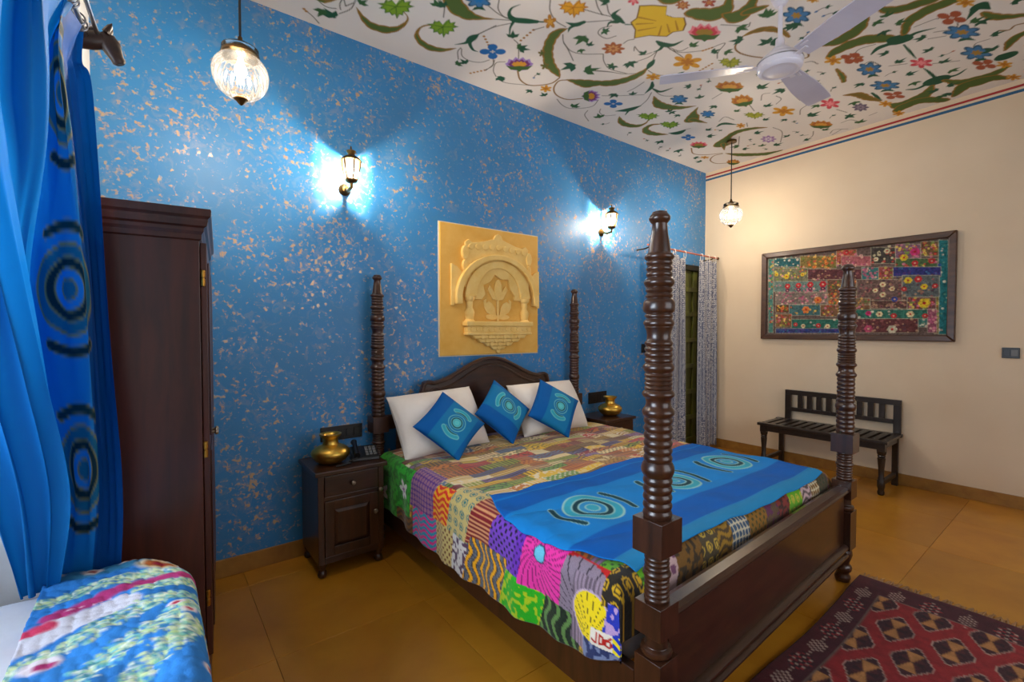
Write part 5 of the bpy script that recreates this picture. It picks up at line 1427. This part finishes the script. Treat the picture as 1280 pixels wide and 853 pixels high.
for sy in (-1, 1): hs.tube([(-0.116, 2.24 + sy * 0.014, 2.560), (-0.104, 2.24 + sy * 0.018, 2.582), (-0.098, 2.24 + sy * 0.018, 2.596)], [0.012, 0.009, 0.001], 8)
for k in range(5): hs.tube([(-0.150 - 0.012 * k, 2.24, 2.566 - 0.004 * k), (-0.160 - 0.012 * k, 2.24, 2.560 - 0.004 * k)], [0.008, 0.007], 8)
hs.build('horse_head_bracket', 'horse', rod)
# blue curtain drawn to the far side of the alcove
CURTAIN = [[(-241,1310,2502),(-212,1448,2502),(-228,1511,2502),(-193,1743,2502),(-213,1750,2502),(-192,1772,2502),(-197,2007,2502),(-178,1987,2502),(-199,1971,2502),(-170,2106,2502),(-188,2143,2502),(-168,2145,2502)],
[(-309,1310,2120),(-293,1448,2213),(-260,1511,2275),(-274,1743,2399),(-239,1750,2400),(-216,1772,2400),(-232,2007,2400),(-219,1987,2400),(-206,1971,2400),(-206,2106,2400),(-194,2143,2400),(-175,2145,2400)],
[(-368,1386,1960),(-319,1476,2013),(-275,1557,2062),(-301,1770,2142),(-254,1784,2163),(-218,1834,2195),(-256,2042,2270),(-226,2004,2264),(-207,1989,2264),(-201,2059,2295),(-179,2092,2316),(-151,2082,2321)],
[(-383,1469,1834),(-319,1522,1863),(-270,1611,1899),(-294,1809,1950),(-262,1835,1965),(-234,1877,1983),(-273,2086,2034),(-228,2048,2033),(-192,2033,2037),(-190,2116,2061),(-167,2123,2068),(-139,2101,2068)],
[(-409,1608,1608),(-313,1636,1616),(-254,1716,1627),(-296,1876,1637),(-304,1945,1642),(-290,1972,1646),(-325,2152,1658),(-251,2091,1658),(-173,2043,1659),(-168,2123,1666),(-145,2117,1667),(-119,2097,1667)],
[(-426,1777,1365),(-305,1773,1356),(-234,1818,1347),(-290,1987,1335),(-288,2024,1332),(-278,2029,1330),(-304,2162,1320),(-233,2103,1320),(-165,2057,1320),(-156,2126,1312),(-135,2122,1311),(-106,2088,1312)],
[(-389,1953,1027),(-291,1952,1006),(-212,1941,991),(-259,2053,970),(-257,2064,966),(-247,2068,963),(-265,2157,941),(-213,2106,944),(-161,2072,942),(-146,2118,926),(-120,2098,926),(-93,2065,930)],
[(-339,2055,664),(-304,2053,664),(-252,2037,664),(-285,2126,664),(-281,2123,664),(-274,2131,664),(-283,2177,600),(-239,2162,600),(-185,2144,600),(-164,2137,600),(-134,2127,600),(-104,2117,600)]]

CG = np.array(CURTAIN, float) / 1000.0
def cat1(A, n):
    """catmull-rom along axis 0"""
    A = np.concatenate([2 * A[:1] - A[1:2], A, 2 * A[-1:] - A[-2:-1]]); out = []
    for i in range(1, len(A) - 2):
        for t in np.linspace(0, 1, n, endpoint=False):
            p0, p1, p2, p3 = A[i - 1], A[i], A[i + 1], A[i + 2]
            out.append(0.5 * (2 * p1 + (p2 - p0) * t + (2 * p0 - 5 * p1 + 4 * p2 - p3) * t * t + (3 * p1 - p0 - 3 * p2 + p3) * t ** 3))
    out.append(A[-2]); return np.array(out)
NC = 36; NR = 30
CP = cat1(CG, NR)                                     # rows top to bottom
CP = cat1(np.swapaxes(CP, 0, 1), NC)                  # columns near to far
ci = np.arange(CP.shape[0]) / NC                      # column index
fold = np.exp(-((ci - 0.9) / 0.9) ** 2)[:, None] * np.clip((2.3 - CP[..., 2]) / 0.8, 0, 1)
CP[..., 0] += 0.004 * np.sin(ci * 9)[:, None] * np.sin(CP[..., 2] * 5) + fold * (0.014 * np.sin(ci[:, None] * 10 + CP[..., 2] * 1.5))
CP[..., 1] += fold * 0.016 * np.cos(ci[:, None] * 10 + CP[..., 2] * 1.5)
wcol = [0, .16, .32, .44, .60, .72, .84, .98, 1.14, 1.26, 1.38, 1.50]
ss_ = np.interp(ci, np.arange(12), wcol)
zz_ = np.linspace(0.60, 2.55, 420)
cvc = Canvas(ss_, zz_, NPS(8, 112, 182))
cvc.poly([(0.845, 0), (1.15, 0), (1.15, 3), (0.845, 3)], NPS(24, 142, 224), .006)
cvc.poly([(1.15, 0), (1.6, 0), (1.6, 3), (1.15, 3)], NPS(2, 82, 160), .006)
cvc.poly([(0.30, 0), (0.72, 0), (0.72, 3), (0.30, 3)], NPS(10, 112, 178), .006)
for h_ in (1.033, 1.628, 2.224):
    motif(cvc, 1.055, h_, 0.148, (0, 1), 0.006, pal=(NPS(24, 118, 158), NPS(4, 54, 70), NPS(150, 150, 100), NPS(34, 146, 234), NPS(24, 118, 158)))
ri = np.clip((CP[..., 2] - 0.60) / (2.55 - 0.60) * 419, 0, 418.999); r0 = ri.astype(int); fr_ = (ri - r0)[..., None]
ii = np.arange(CP.shape[0])[:, None] + 0 * r0
CCc = cvc.c[ii, r0] * (1 - fr_) + cvc.c[ii, r0 + 1] * fr_
ct = thing('window_curtain', 'long blue curtain with dark ring motifs drawn beside the wardrobe', 'curtain', (-0.20, 2.05, 0.60))
grid_obj('cloth', CP - np.array(ct.location), CCc, 'curtain', ct)
rx_ = lambda y: -0.172 - (2.240 - y) * (0.123 / 1.945)
for k in range(12):
    y_ = CG[0, k, 1]; a_ = np.linspace(0, 2 * PI, 17)
    MB().tube([(rx_(y_) + 0.021 * math.cos(t), y_, 2.522 + 0.021 * math.sin(t)) for t in a_], 0.0028, 6).build('ring', 'steel', ct)
tag(ct, 'long blue curtain with dark ring motifs drawn beside the wardrobe', 'curtain')

# ================================================================== DOORWAY CURTAINS
dr_ = thing('doorway_rod', 'thin reddish rod carrying the printed curtains over the doorway', 'curtain rod', (4.93, 3.08, 2.40))
MB().tube([(4.22, 3.085, 2.405), (5.640, 3.075, 2.385)], 0.010, 10).build('rod', 'rod_red', dr_)
MB().lathe([(0.012, 0), (0.018, 0.008), (0.012, 0.020), (0.0, 0.024)], (5.636, 3.075, 2.385), 12, 'x').build('finial', 'antique', dr_)
for x in (4.27, 5.61):
    MB().tube([(x, 3.08, 2.395), (x, 3.16, 2.375), (x, 3.264, 2.375)], 0.007, 8).build('bracket', 'antique', dr_)
def door_curtain(x0, x1, label, folds, ph):
    t = thing('doorway_curtain', label, 'curtain', ((x0 + x1) / 2, 3.08, 0.04), 0, 'printed doorway curtains')
    n, m = 70, 60
    U, V = np.meshgrid(np.linspace(0, 1, n), np.linspace(0, 1, m), indexing='ij')
    X = x0 + (x1 - x0) * U; Z = 2.345 - V * (2.345 - 0.04) - 0.03 * np.sin(U * PI * 2) ** 2 * (1 - V) ** 8
    Y = 3.08 + (0.018 + 0.012 * V) * np.sin(U * folds * 2 * PI + ph) + 0.01 * np.sin(U * 9 + V * 3)
    P = np.stack([X, Y, Z], -1) - np.array(t.location)
    grid_obj('cloth', P, None, 'print', t, solid=0.003)
    for k in range(3):
        x = x0 + (x1 - x0) * (0.06 + 0.44 * k)
        MB().tube([(x + 0.0, 3.08 + 0.016 * math.cos(a), 2.392 + 0.050 * math.sin(a) - 0.030) for a in np.linspace(0, 2 * PI, 14)], 0.004, 6).build('tie_loop', 'linen', t)
door_curtain(4.47, 4.95, 'printed grey and white curtain panel half hidden by the bed post', 3, 0.5)
door_curtain(5.262, 5.600, 'printed grey and white curtain panel hanging against the cream wall corner', 2.5, 1.5)

# ================================================================== EMBROIDERED HANGING
HY0, HY1, HZ0, HZ1 = 0.870, 2.540, 1.384, 2.376
wh = thing('embroidered_hanging', 'large framed patchwork embroidery on the cream wall above the bench', 'wall art', (XW, (HY0 + HY1) / 2, HZ0))
fw = 0.058
for name, poly in (('frame_rail', [(HY0, HZ0), (HY1, HZ0), (HY1 - fw, HZ0 + fw), (HY0 + fw, HZ0 + fw)]), ('frame_rail', [(HY0, HZ1), (HY1, HZ1), (HY1 - fw, HZ1 - fw), (HY0 + fw, HZ1 - fw)]),
                   ('frame_stile', [(HY0, HZ0), (HY0, HZ1), (HY0 + fw, HZ1 - fw), (HY0 + fw, HZ0 + fw)]), ('frame_stile', [(HY1, HZ0), (HY1, HZ1), (HY1 - fw, HZ1 - fw), (HY1 - fw, HZ0 + fw)])):
    MB().prism(poly, XW - 0.040, XW - 0.002, 'yz').build(name, 'frame', wh, bevel=0.008)
PW = HY1 - HY0 - 2 * fw + 0.02; PH = HZ1 - HZ0 - 2 * fw + 0.02
us = np.linspace(0, PW, 330); vs = np.linspace(0, PH, 190)
cv = Canvas(us, vs, NPS(104, 86, 80))
Ug, Vg = np.meshgrid(us, vs, indexing='ij')
rg = np.random.RandomState(21)
PK = {'f': [(226, 196, 90), (196, 70, 60), (206, 120, 140), (120, 150, 60)], 'o': [(226, 120, 50), (236, 180, 80), (90, 120, 50), (200, 70, 60)], 'w': [(226, 220, 190), (210, 190, 170), (90, 140, 120)], 'p': [(206, 120, 140), (180, 90, 120), (226, 180, 160)], 'd': [(210, 200, 160), (180, 70, 60), (60, 50, 50)], 'b': [(40, 70, 140), (90, 60, 130), (60, 110, 150)], 'm': [(150, 90, 90), (90, 60, 70), (180, 140, 110)]}
HANG = [
(21,21,71,27,83,871,33,871,(76, 132, 120),20,PK['f']),
(1494,20,1559,30,1574,877,1509,877,(40, 118, 122),10,PK['w']),
(1468,330,1501,333,1510,870,1478,870,(130, 110, 50),20,PK['f']),
(80,15,354,48,355,144,82,115,(40, 92, 98),14,PK['w']),
(353,24,698,66,700,193,355,157,(130, 110, 60),40,PK['o']),
(697,-4,873,20,876,173,699,154,(170, 90, 70),20,PK['f']),
(743,72,994,103,995,203,744,176,(176, 100, 104),14,PK['p']),
(992,19,1185,46,1188,199,995,178,(70, 66, 60),22,PK['d']),
(1185,13,1371,40,1374,173,1187,151,(130, 96, 116),24,PK['f']),
(1371,17,1494,35,1497,165,1373,150,(110, 84, 56),18,PK['f']),
(1187,151,1491,187,1493,274,1189,243,(78, 104, 66),14,PK['f']),
(1169,230,1516,266,1517,353,1171,322,(52, 56, 120),16,PK['b']),
(82,129,430,165,432,308,84,280,(120, 118, 92),26,PK['f']),
(431,176,919,225,921,331,432,290,(98, 54, 58),34,PK['m']),
(919,209,1057,223,1059,342,921,331,(60, 120, 120),14,PK['p']),
(1057,218,1169,230,1171,352,1059,342,(150, 78, 72),14,PK['f']),
(84,280,625,324,627,434,86,400,(104, 130, 122),10,PK['p']),
(617,305,878,327,881,515,620,501,(112, 84, 66),44,PK['o']),
(878,327,1241,357,1245,582,882,566,(118, 94, 86),40,PK['m']),
(1241,317,1506,341,1509,536,1244,521,(96, 104, 104),18,PK['m']),
(104,407,627,439,629,569,106,548,(132, 118, 108),44,PK['p']),
(994,546,1283,560,1284,635,995,625,(100, 70, 60),24,PK['m']),
(628,502,994,521,995,588,629,573,(134, 110, 80),20,PK['o']),
(1282,528,1486,539,1488,647,1284,640,(120, 76, 76),18,PK['f']),
(106,552,249,557,250,645,107,641,(96, 56, 40),10,PK['o']),
(249,557,558,570,560,682,251,675,(70, 110, 112),10,PK['o']),
(558,570,995,588,997,702,560,693,(128, 92, 64),32,PK['f']),
(854,630,1430,649,1431,733,856,723,(52, 112, 96),8,PK['w']),
(107,658,277,662,279,807,109,807,(130, 90, 60),22,PK['f']),
(278,719,753,727,755,833,279,834,(50, 108, 92),6,PK['w']),
(753,721,1365,732,1368,863,755,867,(104, 58, 58),44,PK['m']),
(1365,732,1455,734,1456,811,1367,811,(60, 116, 110),8,PK['w']),
(110,822,755,823,755,872,110,877,(60, 66, 120),20,PK['b']),
(1430,645,1494,647,1498,862,1433,862,(150, 84, 104),16,PK['p']),
]
HANG_FLOWERS = [
(1330,105,34,(206, 60, 120)),(1251,150,29,(222, 190, 50)),(1451,205,23,(196, 44, 50)),(1332,211,23,(196, 44, 50)),(110,205,20,(222, 190, 50)),(218,238,27,(222, 190, 50)),(381,230,20,(222, 190, 50)),(229,348,27,(196, 44, 50)),(341,347,27,(196, 44, 50)),(458,347,29,(196, 44, 50)),(578,352,32,(196, 44, 50)),(1034,448,20,(230, 210, 160)),(1093,394,23,(230, 210, 160)),(1095,493,23,(230, 210, 160)),(1166,440,20,(230, 210, 160)),(1187,542,23,(50, 70, 150)),(1285,369,29,(222, 190, 50)),(1359,364,27,(196, 44, 50)),(1402,436,25,(222, 190, 50)),(1256,447,20,(196, 44, 50)),(1478,434,20,(196, 44, 50)),(533,518,34,(226, 130, 60)),(1405,589,41,(222, 190, 50)),(420,616,34,(226, 130, 60)),(1071,682,25,(230, 210, 160)),(1183,701,23,(196, 44, 50)),(1307,688,27,(230, 210, 160)),(1413,706,20,(196, 44, 50)),(982,672,23,(206, 60, 120)),(318,779,20,(196, 44, 50)),(395,795,20,(230, 210, 160)),(542,792,23,(196, 44, 50)),(628,800,23,(230, 210, 160)),(985,826,34,(190, 80, 110)),(1173,831,36,(210, 200, 170)),(179,593,20,(226, 130, 60)),(1035,141,20,(226, 214, 170)),(1121,70,23,(200, 190, 150)),(496,159,16,(226, 130, 60)),(606,135,16,(226, 130, 60)),(787,43,23,(196, 44, 50)),(229,396,20,(110, 40, 80)),(342,394,20,(110, 40, 80)),(458,392,20,(110, 40, 80)),(579,397,20,(110, 40, 80)),
]

for x0, z0, x1, z1, x2, z2, x3, z3, c, n_, cols in HANG:
    pts = np.array([(x0, z0), (x1, z1), (x2, z2), (x3, z3)]) / 1000.0
    cv.poly(np.c_[pts[:, 0], pts[:, 1]], NPS(*c), .006)
    cen = pts.mean(0); lo = pts.min(0); hi = pts.max(0)
    for k in range(int(n_ * 1.6)):
        q = rg.uniform(lo + 0.008, hi - 0.008); r = rg.uniform(.005, .014)
        cv.disc(q[0], q[1], r, r, NPS(*cols[rg.randint(len(cols))]), .005, 0.9)
        if r > .013: cv.disc(q[0], q[1], r * .45, r * .45, NPS(*cols[rg.randint(len(cols))]), .005)
    cv.stroke(np.vstack([pts, pts[:1]]), [.0025] * 5, NPS(196, 190, 160), .005, .6, smooth=0)
for x, z, r, c in HANG_FLOWERS:
    x /= 1000.0; z /= 1000.0; r /= 1000.0
    for k in range(6):
        cv.disc(x + r * .6 * math.cos(k * PI / 3), z + r * .6 * math.sin(k * PI / 3), r * .5, r * .5, NPS(*c), .005)
    cv.disc(x, z, r * .75, r * .75, NPS(*c), .005); cv.disc(x, z, r * .32, r * .32, NPS(190, 40, 40) if sum(c) > 380 else NPS(226, 180, 150), .005)
nn = vnoise(Ug, Vg, 70, 8) * 0.6 + vnoise(Ug, Vg, 150, 9) * 0.4
cv.c = cv.c * (0.30 + 1.05 * nn[..., None])
Pp = np.stack([0 * Ug + XW - 0.016, HY1 - fw + 0.01 - Ug, HZ1 - fw + 0.01 - Vg], -1) - np.array(wh.location)
grid_obj('textile', Pp, cv.c, 'textile', wh)

# ================================================================== BENCH
bn = thing('bench', 'dark slatted wooden bench with low slotted back against the cream wall', 'bench', (5.40, 1.77, 0))
b0, b1 = 1.235, 2.315; fx, bx = 5.155, 5.635
for y in (b0 + 0.03, b1 - 0.03):
    pr = [(0.020, 0), (0.026, 0.01), (0.028, 0.03), (0.022, 0.045), (0.026, 0.06), (0.030, 0.075), (0.030, 0.13), (0.024, 0.14), (0.026, 0.155), (0.021, 0.165), (0.023, 0.24), (0.030, 0.325), (0.031, 0.335), (0.024, 0.342), (0.032, 0.352), (0.026, 0.362), (0.034, 0.375), (0.037, 0.40)]
    MB().lathe(pr, (fx + 0.03, y, 0), 18).box(fx, fx + 0.06, y - 0.030, y + 0.030, 0.40, 0.465).build('leg', 'wood_b', bn)
    MB().box(bx - 0.035, bx, y - 0.024, y + 0.024, 0, 0.465).build('leg', 'wood_b', bn, bevel=0.003)
    MB().box(fx + 0.05, bx - 0.03, y - 0.016, y + 0.016, 0.085, 0.125).build('stretcher', 'wood_b', bn, bevel=0.003)
    MB().box(fx + 0.055, bx - 0.03, y - 0.018, y + 0.018, 0.415, 0.468).build('side_apron', 'wood_b', bn, bevel=0.003)
MB().box(fx + 0.008, fx + 0.040, b0 + 0.06, b1 - 0.06, 0.410, 0.468).build('front_apron', 'wood_b', bn, bevel=0.003)
MB().box(bx - 0.030, bx - 0.005, b0 + 0.05, b1 - 0.05, 0.410, 0.468).build('back_apron', 'wood_b', bn, bevel=0.003)
MB().box(fx - 0.022, fx + 0.035, b0 - 0.022, b1 + 0.022, 0.468, 0.498).build('seat_rail', 'wood_b', bn, bevel=0.005)
MB().box(bx - 0.055, bx + 0.004, b0 - 0.022, b1 + 0.022, 0.468, 0.498).build('seat_rail', 'wood_b', bn, bevel=0.005)
ns = 14; stp = (b1 - b0 + 0.044) / ns
for k in range(ns):
    y = b0 - 0.022 + k * stp
    sl = MB().box(fx + 0.036, bx - 0.056, y + 0.004, y + stp - 0.022, 0.474, 0.498).build('slat', 'wood_b', bn, bevel=0.003)
    for x in (fx + 0.055, bx - 0.080):
        MB().lathe([(0.006, 0.498), (0.004, 0.500), (0.0, 0.5005)], (x, y + stp / 2 - 0.009, 0), 8).build('stud', 'steel', sl)
c0, c1 = 1.225, 2.250; xb0, xb1 = bx - 0.030, bx
MB().box(xb0, xb1, c0, c1, 0.770, 0.822).build('top_rail', 'wood_b', bn, bevel=0.003)
MB().box(xb0, xb1, c0 + 0.06, c1 - 0.06, 0.590, 0.630).build('lower_rail', 'wood_b', bn, bevel=0.003)
for y in (c0, c1 - 0.06): MB().box(xb0, xb1, y, y + 0.06, 0.498, 0.770).build('back_post', 'wood_b', bn, bevel=0.003)
nb = 9; st = (c1 - c0 - 0.12) / (nb + 1)
for k in range(nb):
    y = c0 + 0.06 + (k + 1) * st
    MB().box(xb0 + 0.004, xb1 - 0.004, y - 0.024, y + 0.024, 0.630, 0.770).build('baluster', 'wood_b', bn, bevel=0.003)

# ================================================================== RUG
rgx = thing('rug', 'dark red woollen rug with diamond medallions at the bed foot', 'rug', (2.40, 0.20, 0))
RX0, RX1, RY0, RY1 = 1.48, 3.375, -0.62, 0.905
xs_ = np.arange(RX0, RX1 + 0.001, 0.0068); ys_ = np.arange(RY0, RY1 + 0.001, 0.0068)
cv = Canvas(xs_, ys_, NPS(74, 22, 28))
def rect(x0, x1, y0, y1, c): cv.poly([(x0, y0), (x1, y0), (x1, y1), (x0, y1)], c, .006)
MAR = NPS(82, 26, 32); RED = NPS(136, 32, 34); BLK = NPS(46, 24, 30); TAN = NPS(168, 116, 66); PAL2 = NPS(176, 152, 138)
rect(RX0 + .0, RX1 - .03, RY0 + .07, RY1 - .07, NPS(66, 22, 30))
IX0, IX1, IY0, IY1 = RX0 + .2, 3.185, RY0 + .18, 0.765
rect(IX0, IX1, IY0, IY1, RED)
rr_ = np.random.RandomState(3)
def cluster(cx, cy, alt):
    for i in range(-6, 7):
        for j in range(-3, 4):
            d = abs(i) / 6 + abs(j) / 3
            x = cx + i * .0125; y = cy + j * .0135
            if alt: c = PAL2 if (i + j) % 2 == 0 and d < 1.1 else None
            else: c = (PAL2 if (i % 3 == 0 and j % 2 == 0) else (NPS(150, 40, 44) if (i + j) % 3 == 0 else BLK)) if d < 1.35 else None
            if c is not None: cv.poly([(x - .005, y - .005), (x + .005, y - .005), (x + .005, y + .005), (x - .005, y + .005)], c, .005)
k = 0; x = 3.15
while x > RX0:
    cluster(x, 0.832, k % 2 == 0); cluster(x, RY0 + .11, k % 2 == 0); x -= .175; k += 1
y = 0.70; k = 0
while y > RY0 + .1:
    cluster(3.24, y, k % 2 == 0); y -= .14; k += 1
def stepped(cx, cy, hx, hy, n=6):
    pts = []
    for sx_, sy_ in ((1, 1), (-1, 1), (-1, -1), (1, -1)):
        q = []
        for k in range(n):
            q += [(hx * (1 - k / n), hy * (0.14 + 0.86 * k / n)), (hx * (1 - (k + 0.6) / n), hy * (0.14 + 0.86 * k / n))]
        q = [(a * sx_, b * sy_) for a, b in q]
        if sx_ * sy_ < 0: q = q[::-1]
        pts += q
    return np.array(pts) + (cx, cy)
keep = cv.c.copy()
for j in range(-12, 4):
    for i in range(-8, 5):
        cx = 2.885 + i * 0.235; cy = 0.640 + j * 0.105
        if (i + j) % 2: continue
        if not (IX0 - .05 < cx < IX1 + .0 and IY0 - .05 < cy < IY1 + .05): continue
        cv.poly(stepped(cx, cy, .136, .086), PAL2, .006); cv.poly(stepped(cx, cy, .129, .0812), NPS(56, 26, 32), .005)
        cv.poly(stepped(cx, cy, .095, .056), NPS(70, 30, 32), .006)
        cv.poly([(cx - .085, cy - .034), (cx - .085, cy + .034), (cx, cy + .003), (cx + .085, cy + .034), (cx + .085, cy - .034), (cx, cy - .003)], TAN, .006)
        cv.poly([(cx - .02, cy - .045), (cx + .02, cy - .045), (cx, cy), (cx + .02, cy + .045), (cx - .02, cy + .045), (cx, cy)], BLK, .006)
fm = ((cv.xs > IX0) & (cv.xs < IX1))[:, None] & ((cv.ys > IY0) & (cv.ys < IY1))[None, :]
cv.c = np.where(fm[..., None], cv.c, keep)
for s in (IY1,): rect(IX0, IX1, s - .004, s + .004, PAL2 * .3)
rect(IX1 - .003, IX1 + .003, IY0, IY1, PAL2 * .5)
Xg, Yg = np.meshgrid(xs_, ys_, indexing='ij')
cv.c *= (0.8 + 0.4 * vnoise(Xg, Yg, 40, 4))[..., None]
wav = 0.006 * np.sin(Xg * 7) + 0.008 * np.sin(Yg * 6 + 1) * (Xg > 3.2)
Pr = np.stack([Xg + 0.012 * np.sin(Yg * 5) * (Xg - RX0) / 2, Yg + 0.010 * np.sin(Xg * 4.2), 0.010 + 0.0015 * np.sin(Xg * 11) * np.sin(Yg * 13)], -1) - np.array(rgx.location)
grid_obj('pile', Pr, cv.c, 'rug', rgx, solid=0.012)
fr = MB()
for side in (0, 1):
    for k in range(150):
        y = RY0 + 0.01 + (RY1 - RY0 - 0.02) * k / 149
        x = (RX1 + 0.012 * math.sin(y * 5) if side == 0 else RX0); sg = 1 if side == 0 else -1
        ln = rr_.uniform(.05, .085); dy = rr_.uniform(-.022, .022)
        fr.tube([(x - sg * .004, y, .010), (x + sg * ln * .5, y + dy * .4, .007), (x + sg * ln, y + dy, .004)], [.0042, .0040, .0025], 5)
f_ = fr.build('fringe', 'fringe', rgx); f_['kind'] = 'stuff'
